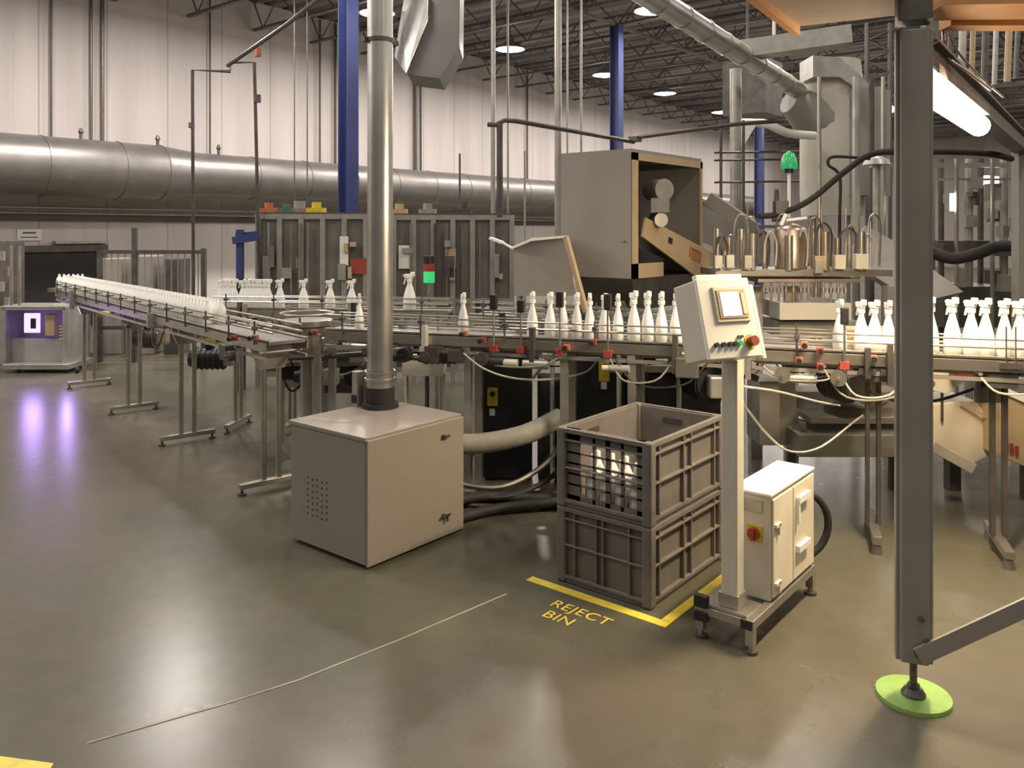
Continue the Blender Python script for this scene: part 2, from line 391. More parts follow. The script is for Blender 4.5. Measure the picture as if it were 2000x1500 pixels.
# bracket piping upper left
pipe = thing('compressed_air_pipe', 'dark bent air pipe with two drops in front of the wall', 'pipe', W(500, 9.5))
MB().tube([P(378, 600, 9.5), P(376, 137, 9.5), P(450, 140, 9.5), P(450, 122, 9.5), P(497, 122, 9.5), P(507, 560, 9.5)], .02, 7, smooth=False).build('pipe_run', 'dsteel', pipe, world=True)
MB().tube([P(445, 128, 9.5), P(560, 48, 8.5), P(650, -25, 7.6)], .024, 7, smooth=False).build('diagonal_run', 'dsteel', pipe, world=True)
MB().cyl(P(503, 185, 9.5), P(503, 200, 9.5), .04, n=8).cyl(P(374, 240, 9.5), P(374, 250, 9.5), .035, n=8).build('valve', 'dsteel', pipe, world=True)
MB().box(P(503, 102, 9.5), (.06, .06, .1)).build('red_tag', 'orange', pipe, world=True)
# dark bent pipe centre
dp = thing('cable_conduit', 'dark bent conduit running level then down beside the hopper', 'conduit', W(975, 8.8))
MB().tube([P(952, 243, 8.8), P(968, 244, 8.8), P(985, 235, 8.8), P(1005, 236, 8.8), P(1120, 256, 9.3), P(1238, 277, 9.8), P(1246, 268, 9.8), P(1440, 242, 9.8), P(1530, 236, 9.8)], .026, 7, smooth=False).build('level_run', 'dsteel', dp, world=True)
MB().cyl(P(976, 238, 8.8), P(976, 425, 8.8), .034, n=8).build('drop_run', 'dsteel', dp, world=True)
MB().box(P(1240, 272, 9.8), (.12, .12, .06)).build('coupling', 'dsteel', dp, world=True)

# square hanging duct fitting
sq = thing('square_duct', 'hanging square sheet metal duct fitting, bright on its left face', 'duct', W(835, 11))
# a duct that comes from the roof and turns downward right: built as a prism with slanting end
q = [P(838, -130, 11), P(838, 40, 11), P(795, 145, 11), P(858, 153, 11), P(897, 90, 11), P(900, -130, 11)]
MB().prism(q, Vector(Fw)*.9).build('duct_body', 'ductshade', sq, world=True)
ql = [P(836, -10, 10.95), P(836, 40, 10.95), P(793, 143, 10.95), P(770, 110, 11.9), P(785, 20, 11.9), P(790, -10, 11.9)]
MB().add(ql+[p+Vector((.02, .02, 0)) for p in ql], [tuple(range(6)), tuple(range(11, 5, -1))]+[(i, (i+1) % 6, 6+(i+1) % 6, 6+i) for i in range(6)]).build('lit_side', 'galv', sq, world=True)  # brighter metal here paints in the light on the left face

# sloping round duct, top right + vessel
rd = thing('sloping_duct', 'long silver round duct running along the roof to the upper right vessel', 'duct', W(1400, 12))
a = P(1235, -30, 7.2); b = P(1560, 178, 11.0)
mb = MB(); k = 9
for i in range(k):
    p0 = a.lerp(b, i/k); p1 = a.lerp(b, (i+1)/k); mb.cyl(p0, p1, .115, n=18, caps=False); mb.cyl(p1-(b-a).normalized()*.02, p1, .125, n=18)
mb.build('duct_run', 'galv', rd, world=True, smooth=True)
ves = thing('dust_vessel', 'pale sheet metal cyclone vessel at the end of the sloping duct', 'vessel', W(1640, 11))
MB().lathe([(.40, 2.0), (.42, 2.3), (.42, 3.55), (.36, 4.1), (.10, 4.15)], W(1625, 11.2), 24).build('drum', 'cabgrey', ves, world=True, smooth=True)
MB().cyl(P(1540, 198, 11.0), P(1612, 235, 11.2), .16, .44, n=20).build('inlet_cone', 'hopgrey', ves, world=True, smooth=True)
MB().prism([P(1588, 108, 10.7), P(1640, 112, 10.7), P(1700, 165, 10.7), P(1700, 190, 10.7), P(1640, 150, 10.7), P(1588, 150, 10.7)], Fw*.5).build('top_hood', 'alu', ves, world=True)
MB().box(P(1690, 280, 10.9), (.5, .5, 1.4)).build('side_cabinet', 'hopgrey', ves, world=True)
for px in (1588, 1655):
    MB().cyl(P(px, 345, 11.2), (W(px, 11.2).x, W(px, 11.2).y, 0), .04, n=8).build('leg', 'alu', ves, world=True)
MB().tube([P(1440, 240, 10.5), P(1470, 240, 10.5), P(1500, 243, 10.4), P(1540, 260, 10.4), P(1590, 265, 10.6)], .055, 12).build('white_elbow_pipe', 'white', ves, world=True, smooth=True)
# ductwork behind
solo('dark_rect_duct', 'dark rectangular duct hanging behind the sloping round duct', 'duct', MB().box(P(1470, 175, 13), (.7, .7, .85)).cyl(P(1460, 150, 13), Vector((W(1460,13).x, W(1460,13).y, CZ+.05)), .02, n=6), 'dsteel')
solo('overhead_tray', 'grey overhead cable tray crossing behind the vessel', 'cable tray', MB().bar(P(1445, 100, 9.5), P(1660, 70, 9.2), .3, .2), 'alu')
solo('tray_hanger', 'thin pale hanger rod of the overhead cable tray', 'rod', MB().cyl(P(1512, 88, 9.4), (W(1512, 9.4).x, W(1512, 9.4).y, CZ), .02, n=6), 'white')
solo('riser_pipe', 'tall grey riser pipe between the two far blue columns', 'pipe', MB().cyl((W(1437, 10.5).x, W(1437, 10.5).y, 0), (W(1437, 10.5).x, W(1437, 10.5).y, P(0, 135, 10.5).z), .075, n=14), 'alu', smooth=True)
lad = thing('pipe_rack', 'thin dark pipe rack with three level rails beside the green beacon', 'rack', W(1410, 10))
for px in (1408, 1452): MB().cyl(P(px, 235, 10), (W(px, 10).x, W(px, 10).y, 0), .018, n=6).build('upright', 'dsteel', lad, world=True)
for py in (298, 313, 356): MB().cyl(P(1395, py, 10), P(1560, py-2, 10), .014, n=6).build('rail', 'dsteel', lad, world=True)
lamp2 = thing('white_lamp_shade', 'white slanted work lamp hood under the dark rectangular duct', 'lamp', P(1462, 290, 10.4))
MB().prism([P(1448, 235, 10.4), P(1478, 242, 10.4), P(1450, 290, 10.4)], Fw*.25).build('hood', 'white', lamp2, world=True)

# ------------------------------------------------------------------ dust collector box + pipe
BX0, BX1, BY0, BY1, BH = 2.87, 3.62, 3.33, 4.0, .70
bc = Vector(((BX0+BX1)/2, (BY0+BY1)/2, 0))
bx = thing('dust_collector', 'plain grey dust collector cabinet under the tall silver pipe', 'cabinet', bc)
MB().box((bc.x, bc.y, BH/2+.01), (BX1-BX0-.02, BY1-BY0-.02, BH-.02)).build('body', 'boxgrey', bx, world=True, bevel=.006)
MB().box((bc.x, bc.y, BH-.01), (BX1-BX0, BY1-BY0, .024)).build('top_panel', 'boxgrey', bx, world=True, bevel=.004)
MB().box((bc.x+.01, BY0-.001, BH/2+.0), (BX1-BX0-.0, .018, BH-.03)).build('door', 'boxgrey', bx, world=True, bevel=.004)
MB().cyl((BX1-.17, BY0-.008, BH-.1), (BX1-.17, BY0-.03, BH-.1), .012, n=10).box((BX1-.155, BY0-.03, BH-.1), (.05, .008, .014)).build('latch', 'dsteel', bx, world=True)
MB().cyl((BX1-.17, BY0-.008, .14), (BX1-.17, BY0-.03, .14), .012, n=10).box((BX1-.16, BY0-.03, .14), (.07, .008, .012)).box((BX1-.15, BY0-.03, .125), (.012, .008, .04)).build('latch', 'dsteel', bx, world=True)
lv = MB()
for i in range(5):
    for k in range(7):
        z = .40-.034*k-.006*(i % 2); y = BY1-.17-.042*i
        lv.cyl((BX0+.014, y, z), (BX0+.0085, y, z), .0065, n=8)
lv.box((BX0+.0145, BY1-.254, .295), (.003, .20, .24))
M['vent'] = mat('vent_hole', (.05, .045, .04), .6)
lv.build('vent_grille', 'vent', bx, world=True)
pp = Vector((3.44, 3.85, 0))
fp = thing('exhaust_pipe', 'tall shiny silver vertical pipe rising from the grey cabinet', 'pipe', pp+Vector((0,0,BH)))
mb = MB(); z = BH+.17
while z < 6.6:
    mb.cyl(pp+Vector((0,0,z)), pp+Vector((0,0,z+1.32)), .079, n=24, caps=False); z += 1.32
mb.build('shaft', 'galv', fp, world=True, smooth=True)
MB().cyl(pp+Vector((0,0,z-.01)), pp+Vector((0,0,z)), .079, n=24)
for zz in (P(0, 80, 5.1).z,):
    MB().cyl(pp+Vector((0,0,zz-.012)), pp+Vector((0,0,zz+.012)), .088, n=24).box(pp+Vector((.1,-.02,zz)), (.05, .03, .03)).box(pp+Vector((-.08,.04,zz)), (.05, .03, .03)).build('clamp_band', 'dsteel', fp, world=True)
MB().cyl(pp+Vector((0,0,BH+.13)), pp+Vector((0,0,BH+.23)), .088, n=24).cyl(pp+Vector((0,0,BH+.17)), pp+Vector((0,0,BH+.185)), .096, n=24).cyl(pp+Vector((0,0,BH+.215)), pp+Vector((0,0,BH+.23)), .096, n=24).build('coupling', 'galv', fp, world=True, smooth=True)
MB().cyl(pp+Vector((0,0,BH+.0)), pp+Vector((0,0,BH+.13)), .09, n=24).cyl(pp+Vector((0,0,BH+.0)), pp+Vector((0,0,BH+.03)), .115, n=24).build('rubber_collar', 'rubber', fp, world=True, smooth=True)
ja = W(713, 5.05)
jb = thing('pressure_switch', 'small grey switch box beside the pipe collar on the cabinet', 'switch box', (pp.x-.07, pp.y+.125, BH+.002))
MB().box((0, 0, .11), (.06, .05, .22)).build('housing', 'alu', jb, bevel=.004)
MB().box((-.033, 0, .05), (.01, .04, .05)).build('connector', 'black', jb)

# flexible hoses behind box
hs = MB()
hp = [Vector((3.62, 3.72, .46)), Vector((3.8, 3.68, .43)), Vector((4.0, 3.5, .42)), Vector((4.2, 3.3, .47)), Vector((4.45, 3.2, .55))]
hs.tube(hp, .065, 14)
solo('flexible_hose', 'thick pale flexible hose leaving the back of the grey cabinet', 'hose', hs, 'hose', smooth=True)
for i in range(3):
    y0 = 3.62-.05*i
    solo('floor_cable', ['upper', 'middle', 'lowest'][i]+' dark cable sagging between the grey cabinet and the crates', 'cable',
         MB().tube([Vector((3.62, y0, .30-.07*i)), Vector((3.8, y0-.02, .2-.06*i)), Vector((4.05, y0-.25, .15-.05*i)), Vector((4.4, y0-.35, .25-.08*i)), Vector((4.7, y0-.3, .4-.1*i))], .018, 8), ['dsteel', 'rubber', 'black'][i], 'cables behind the grey cabinet', smooth=True)

# ------------------------------------------------------------------ stacked crates
CX0, CX1, CY0, CY1 = 3.42, 4.22, 1.93, 2.48
def crate(z0, h, lab, openwin):
    c = thing('storage_crate', lab, 'crate', ((CX0+CX1)/2, (CY0+CY1)/2, z0))
    L, Wd = CX1-CX0, CY1-CY0; t = .012
    sh = MB()
    sh.box((0, 0, .01), (L-.02, Wd-.02, .02))
    sh.box((0, -Wd/2+.03, h/2), (L-.06, t, h-.02)); sh.box((0, Wd/2-.03, h/2), (L-.06, t, h-.02)); sh.box((L/2-.03, 0, h/2), (t, Wd-.06, h-.02))
    if not openwin: sh.box((-L/2+.03, 0, h/2), (t, Wd-.06, h-.02))
    else:
        # front wall with a grille window
        xw = -L/2+.03; y0, y1 = -Wd/2+.03, Wd/2-.03; zb, zt_ = .06, h-.07
        sh.box((xw, 0, zb/2), (t, Wd-.06, zb)); sh.box((xw, 0, (h+zt_)/2), (t, Wd-.06, h-zt_))
        sh.box((xw, y0+.03, h/2), (t, .06, h)); sh.box((xw, y1-.05, h/2), (t, .10, h))
        for k in range(1, 4): sh.box((xw, y0+.06+k*(y1-y0-.16)/4, h/2), (t, .016 if k != 2 else .028, h-.04))
        for k in range(1, 5): sh.box((xw, 0, zb+k*(zt_-zb)/5), (t, Wd-.1, .010))
    sh.build('shell', 'bin', c)
    rim = MB()
    for zz, th in ((h-.012, .024), (.03, .018), (h-.06, .010), (h*.5, .010)):
        rim.box((0, -Wd/2+.012, zz), (L-.006, .024, th)); rim.box((0, Wd/2-.012, zz), (L-.006, .024, th))
        rim.box((-L/2+.012, 0, zz), (.024, Wd-.05, th-.002)); rim.box((L/2-.012, 0, zz), (.024, Wd-.05, th-.002))
    rb = rim
    for k in (-.34, -.06, .03, .33) :
        rb.box((k*L/.8*.9, -Wd/2+.014, h/2), (.012, .02, h-.034)); rb.box((k*L/.8*.9, Wd/2-.014, h/2), (.012, .02, h-.034))
    if not openwin:
        for k in (-.15, .0, .04, .17): rb.box((-L/2+.014, k, h/2), (.02, .01, h-.034))
    rb.build('rim', 'bin', c, bevel=.002)
    for sx_ in (-1, 1):
        for sy_ in (-1, 1): MB().box((sx_*(L/2-.0245), sy_*(Wd/2-.0245), h/2), (.0525, .0525, h+.002)).build('corner_post', 'bin', c, bevel=.010)
    return c
crate(0.002, .385, 'lower dark grey plastic crate standing on the floor', False)
uc = crate(.389, .40, 'upper open dark grey plastic crate with grille front', True)
for (x_, y_, a_) in ((.397, .12, 0), (.0, .275-.027, 1)):
    hm = MB()
    if a_ == 0: hm.box((CX1-CX0-.4-.0-.03-.01, y_-.1, .33), (.006, .12, .03))
    else: hm.box((-.12, (CY1-CY0)/2-.037, .335), (.12, .006, .03))
    hm.build('hand_hole', 'vent', uc)
for i in range(9):
    bb = MB(); bb.lathe([(.036, 0), (.043, .01), (.043, .15), (.016, .2), (.016, .24), (.012, .245)], n=12, sy=.85)
    b = bb.build('reject_bottle', 'bottle', None, smooth=True)
    b.location = (CX0+.09+.075*(i // 4), CY0+.13+.085*(i % 4)+.02*(i//4 % 2), .412 if i < 8 else .412); b.rotation_euler = (random.uniform(-.15, .15)*0, 0, random.uniform(0, 3))
    tag(b, 'white reject bottle inside the upper crate, behind the grille', 'bottle', 'rejected bottles in the upper crate')
# yellow tape on floor
tp = thing('floor_tape', 'yellow tape outline on the floor around the crates', 'floor marking', (3.36, 2.2, 0))
MB().box((3.345, 2.2, .0015), (.055, .80, .003)).build('front_strip', 'tape', tp, world=True)
MB().box((3.962, 1.825, .0015), (1.176, .05, .003)).build('side_strip', 'tape', tp, world=True)
# REJECT BIN lettering: reads along -Y, tops towards +X
mt = Matrix(((0, 1, 0, 3.165), (-1, 0, 0, 2.345), (0, 0, 1, .0015), (0, 0, 0, 1)))
tx = text_mesh('floor_lettering', 'REJECT', .10, 'tape', mt, None, .0006, 1.05)
tag(tx, 'yellow word REJECT taped on the floor before the crates', 'lettering')
mt = Matrix(((0, 1, 0, 3.055), (-1, 0, 0, 2.31), (0, 0, 1, .0015), (0, 0, 0, 1)))
tx = text_mesh('floor_lettering', 'BIN', .10, 'tape', mt, None, .0006, 1.05)
tag(tx, 'yellow word BIN taped on the floor under the word REJECT', 'lettering')
q = [G(-60, 1470), G(105, 1492), G(60, 1560), G(-60, 1560)]
solo('floor_line', 'yellow floor line at the bottom left corner', 'floor marking', MB().prism([p+Vector((0,0,.0005)) for p in q], (0, 0, .002)), 'tape')

# ------------------------------------------------------------------ operator panel cart
ct = thing('control_cart', 'wheeled stainless cart carrying the control panel pole and cabinet', 'cart', (3.7, 1.5, 0))
x0, x1, y0, y1 = 3.33, 4.1, 1.39, 1.66
fr = MB()
for yy in (y0+.02, y1-.02): fr.box(((x0+x1)/2, yy, .125), (x1-x0, .04, .04))
for xx in (x0+.02, x0+.16, x1-.02): fr.box((xx, (y0+y1)/2, .125), (.039, y1-y0-.004, .036))
fr.build('frame', 'steel', ct, world=True, bevel=.003)
MB().box((x0+.09, (y0+y1)/2, .15), (.16, .2, .01)).build('pole_plate', 'steel', ct, world=True)
for xx in (x0+.02, x1-.02):
    for yy in (y0+.02, y1-.02):
        l = MB().box((xx, yy, .075), (.035, .035, .08)).cyl((xx, yy, .0), (xx, yy, .05), .012, n=10)
        lg = l.build('leg', 'steel', ct, world=True)
        f_ = MB().cyl((xx, yy, 0), (xx, yy, .014), .03, n=14).build('foot_pad', 'dsteel', lg, world=False)
        f_.data.transform(Matrix.Translation(-Vector((3.7, 1.5, 0))))
MB().box((x0+.005, y0+.24, .165), (.03, .06, .05)).box((x0+.005, y0+.24, .1), (.03, .06, .04)).build('brake_pad', 'black', ct, world=True)
MB().box((x0-.004, y0+.03, .125), (.006, .05, .038)).build('end_cap', 'black', ct, world=True)
# pole
px_, py_ = 3.415, 1.52
MB().box((px_, py_, .70), (.075, .075, 1.1)).build('pole', 'cabgrey', ct, world=True, bevel=.006)
MB().box((px_, py_, .185), (.095, .095, .06)).build('pole_socket', 'steel', ct, world=True, bevel=.004)
# panel head
yawp = math.radians(25)
nrm = (-Fw*math.cos(yawp)+Rt*math.sin(yawp)).normalized()
sidev = Vector((0,0,1)).cross(nrm).normalized()     # to the viewer's right when facing panel
tilt = math.radians(16)
n3 = (nrm*math.cos(tilt)+Vector((0,0,1))*math.sin(tilt)).normalized(); up3 = n3.cross(sidev).normalized()
if up3.z < 0: up3 = -up3
RM = Matrix((sidev, up3, n3)).transposed()
hc = P(1418, 622, 3.42)
hd = thing('operator_panel', 'white operator panel box with lit screen on the pole', 'control panel', hc)
def hb(x, y, z, dx, dy, dz): return MB().box(hc+RM @ Vector((x, y, z)), (dx, dy, dz), mtx=RM)
hb(0, 0, -.07, .27, .33, .15).build('housing', 'cabgrey', hd, world=True, bevel=.006)
hb(0, 0, .012, .275, .335, .018).build('door', 'white', hd, world=True, bevel=.004)
hb(.0, .178, -.01, .24, .02, .03).build('rain_lip', 'white', hd, world=True, bevel=.003)
hb(.162, -.02, -.02, .022, .32, .05).build('side_handle', 'white', hd, world=True, bevel=.005)
bz = hb(.02, .055, .025, .175, .15, .012); bz.build('screen_bezel', 'cream', hd, world=True, bevel=.003)
hb(.02, .055, .033, .145, .118, .004).build('screen_frame', 'tan', hd, world=True)
hb(.01, .055, .036, .095, .10, .003).build('screen', 'screen', hd, world=True)
hb(.078, .055, .036, .018, .09, .003).build('key_strip', 'cream', hd, world=True)
for i, xx in enumerate((-.095, -.06, -.028, .0, .028)):
    MB().cyl(hc+RM @ Vector((xx, -.11, .02)), hc+RM @ Vector((xx, -.11, .036)), .0095, n=12).build('push_button', 'black' if i < 4 else 'greenlens', hd, world=True)
for xx in (.028, .045): MB().cyl(hc+RM @ Vector((xx, -.082, .02)), hc+RM @ Vector((xx, -.082, .03)), .006, n=10).build('indicator', 'dsteel', hd, world=True)
MB().cyl(hc+RM @ Vector((.085, -.105, .02)), hc+RM @ Vector((.085, -.105, .024)), .03, n=16).build('stop_plate', 'yellow', hd, world=True)
MB().cyl(hc+RM @ Vector((.085, -.105, .024)), hc+RM @ Vector((.085, -.105, .055)), .019, .021, n=16).build('stop_button', 'red', hd, world=True)
MB().bar(Vector((px_, py_, 1.245)), hc+RM @ Vector((0, -.12, -.08)), .07, .05).build('swivel_bracket', 'cabgrey', hd, world=True)
# cabinet on cart
cb = thing('switch_cabinet', 'cream topped switch cabinet with a red rotary switch on the cart', 'cabinet', (3.82, 1.49, .147))
cx0, cx1, cy0, cy1, cz0, cz1 = 3.55, 4.09, 1.405, 1.575, .147, .615
MB().box(((cx0+cx1)/2, (cy0+cy1)/2, (cz0+cz1)/2), (cx1-cx0, cy1-cy0, cz1-cz0)).build('body', 'cabgrey', cb, world=True, bevel=.005)
MB().box(((cx0+cx1)/2, (cy0+cy1)/2, cz1+.006), (cx1-cx0+.02, cy1-cy0+.02, .014)).build('top_cover', 'white', cb, world=True, bevel=.004)
MB().box((cx0+.13, cy0-.006, (cz0+cz1)/2), (.235, .012, cz1-cz0-.03)).build('door', 'cream', cb, world=True, bevel=.003)
MB().box((cx0+.395, cy0-.006, (cz0+cz1)/2), (.275, .012, cz1-cz0-.03)).build('door', 'cream', cb, world=True, bevel=.003)
MB().box((cx0+.36, cy0-.022, .53), (.15, .02, .03)).box((cx0+.29, cy0-.02, .48), (.016, .02, .12)).build('hinge_bar', 'white', cb, world=True)
MB().box((cx0+.36, cy0-.022, .30), (.15, .02, .03)).build('hinge_bar', 'white', cb, world=True)
for z_ in (.48, .22): MB().box((cx0+.05, cy0-.018, z_), (.06, .014, .014)).box((cx0+.06, cy0-.018, z_-.02), (.012, .014, .05)).build('door_catch', 'cream', cb, world=True)
sp = MB().box((cx0-.004, 1.475, .44), (.008, .07, .07)); sp.build('switch_plate', 'yellow', cb, world=True)
MB().cyl((cx0-.008, 1.475, .44), (cx0-.022, 1.475, .44), .028, n=16).box((cx0-.028, 1.475, .44), (.016, .014, .052)).build('rotary_switch', 'red', cb, world=True)
MB().box((cx0-.003, 1.49, .56), (.004, .10, .05)).build('name_plate', 'alu', cb, world=True)
lp = MB(); c0 = Vector((4.16, 1.50, .30)); pts = []
for k in range(15):
    a = -PI*.62+k*(PI*1.24)/14; pts.append(c0+Rt*(.17*math.cos(a))*.95+Vector((0,0,.17*math.sin(a)))+Fw*(.02*math.cos(a)))
lp.tube(pts, .019, 10)
solo('black_hose', 'black corrugated hose looping out behind the switch cabinet', 'hose', lp, 'rubber', smooth=True)
solo('drooping_cable', 'thin pale cable drooping from the panel pole to the machine base', 'cable', MB().tube([P(1452, 790, 3.7), P(1500, 850, 4.0), P(1545, 882, 4.3), P(1605, 872, 4.6), P(1680, 815, 4.8), P(1735, 785, 4.85)], .006, 6), 'cable', smooth=True)
solo('drooping_cable', 'thin pale cable running right from the pole top below the belt', 'cable', MB().tube([P(1452, 755, 3.8), P(1520, 765, 4.2), P(1600, 785, 4.6), P(1640, 792, 4.75)], .006, 6), 'cable', smooth=True)

# ------------------------------------------------------------------ near platform post, deck, brace, tube lamp
pb = G(1784, 1362)
po = thing('platform_post', 'thick grey platform post with a round green foot pad', 'post', pb)
MB().box((0, 0, 1.36), (.10, .10, 2.42), YAW-.35).build('shaft', 'post', po, bevel=.008)
MB().box((0, 0, 1.36), (.06, .13, 2.42), YAW-.35).build('flange_strip', 'post', po, bevel=.004)
MB().lathe([(.10, .012), (.134, .016), (.137, .005), (.137, .0)][::-1], n=36).build('foot_pad', 'green', po, smooth=True)
MB().cyl((0, 0, .014), (0, 0, .15), .014, n=10).cyl((0, 0, .018), (0, 0, .04), .045, .03, n=16).cyl((0, 0, .04), (0, 0, .055), .022, n=6).build('leveling_screw', 'dsteel', po)
for zz, oo in ((.2, -.02), (.25, .02), (.33, 0)):
    d_ = -Fw*.07+Rt*oo; MB().cyl((d_.x*.7, d_.y*.7, zz), (d_.x, d_.y, zz), .009, n=8).build('bolt', 'dsteel', po)
bs = pb+Vector((-.06, -.03, .19))
be = P(2130, 1128, 3.0)
solo('diagonal_brace', 'grey flat brace rising right from the platform post foot', 'brace', MB().bar(bs, be, .012, .065), 'post')
# deck above: platform corner
z_ = 2.72
def atz(px, py, z=z_): D = (z-H)*FPX/(HORIZ-py); p = W(px, D); p.z = z; return p
dk = thing('platform_deck', 'tan underside of the overhead platform at the upper right', 'platform', (pb.x, pb.y, z_))
c1 = atz(1556, 52); c2 = atz(1440, -40); c3 = atz(1770, 28); c4 = atz(1770, -300); c5 = atz(1500, -300)
MB().prism([c2, c1, c3, c4, c5], (0, 0, .06)).build('deck_plate', 'deck', dk, world=True)
MB().bar(c2+Vector((0,0,.03)), c1+Vector((0,0,.03)), .03, .14).build('edge_trim', 'flange', dk, world=True)
b1 = atz(1812, 30); b2 = atz(2150, 26); 
MB().bar(atz(1815, 14), atz(2180, 8), .25, .05).build('cross_beam', 'flange', dk, world=True)
MB().bar(atz(1845, 44, 2.70), atz(2180, 44, 2.70), .10, .05).build('beam_flange', 'flange', dk, world=True)
MB().box((pb.x, pb.y, 2.66), (.12, .12, .12), YAW-.35).build('post_cap', 'dsteel', dk, world=True)
# receding beam with tube lamp to second post
p2 = Vector((7.75, .98, 0))
rb = thing('side_beam', 'dark overhead beam receding from the near post to the far post', 'beam', (p2.x, p2.y, 2.42))
A = Vector((pb.x+.05, pb.y, 2.50)); B = Vector((p2.x, p2.y, 2.50))
MB().bar(A, B, .05, .13).build('web_plate', 'deck', rb, world=True)
MB().bar(A+Vector((0,0,-.065)), B+Vector((0,0,-.065)), .11, .012).build('lower_flange', 'dsteel', rb, world=True)
MB().bar(A+Vector((0,0,.065)), B+Vector((0,0,.065)), .11, .012).build('upper_flange', 'dsteel', rb, world=True)
solo('far_platform_post', 'narrower grey post at the right edge, far end of the overhead beam', 'post', MB().box((p2.x, p2.y, 1.22), (.1, .1, 2.43), YAW).box((p2.x, p2.y, .01), (.2, .2, .02), YAW), 'post')
tl0 = P(1808, 172, 3.30); tl1 = P(1912, 246, 4.35)
tlt = thing('tube_lamp', 'bright warm tube lamp slung under the overhead beam', 'lamp', tl0)
MB().cyl(tl0, tl1, .055, n=16).lathe([(.001, -.055), (.039, -.039), (.055, 0), (.039, .039), (.001, .055)], tl1, 16).build('lens', 'tube', tlt, world=True, smooth=True)
MB().bar(tl0+Vector((0,0,.075)), tl1+Vector((0,0,.075)), .10, .04).build('housing', 'deck', tlt, world=True)
for f in (.1, .85):
    q_ = tl0.lerp(tl1, f); MB().cyl(q_+Vector((0,0,.09)), (q_.x, q_.y, 2.44), .01, n=6).build('hanger', 'dsteel', tlt, world=True)
mid = tl0.lerp(tl1, .5); dd = (tl1-tl0).normalized()
area('tube_light', mid+Vector((0, 0, -.062)), (0, 0, math.atan2(dd.y, dd.x)), 1.1, .1, 92, (1, .75, .46))
area('tube_light_side', mid+Vector((-.02, .075, -.01)), (math.radians(62), 0, math.atan2(dd.y, dd.x)+.35), 1.1, .09, 45, (1, .80, .55))
solo('hanging_sling', 'brass loop of wire hanging beside the overhead beam', 'wire', MB().tube([P(1842, 60, 3.6), P(1850, 110, 3.6), P(1890, 140, 3.7), P(1935, 175, 3.9)], .008, 6).tube([P(1850, 60, 3.62), P(1870, 100, 3.62), P(1915, 150, 3.8), P(1960, 190, 4.0)], .005, 6), 'copper', smooth=True)
solo('beam_clamp', 'shiny small clamp at the near post top', 'clamp', MB().box(P(1816, 66, 3.3), (.05, .05, .08), .6).box(P(1812, 42, 3.3), (.04, .03, .03), .6), 'steel')

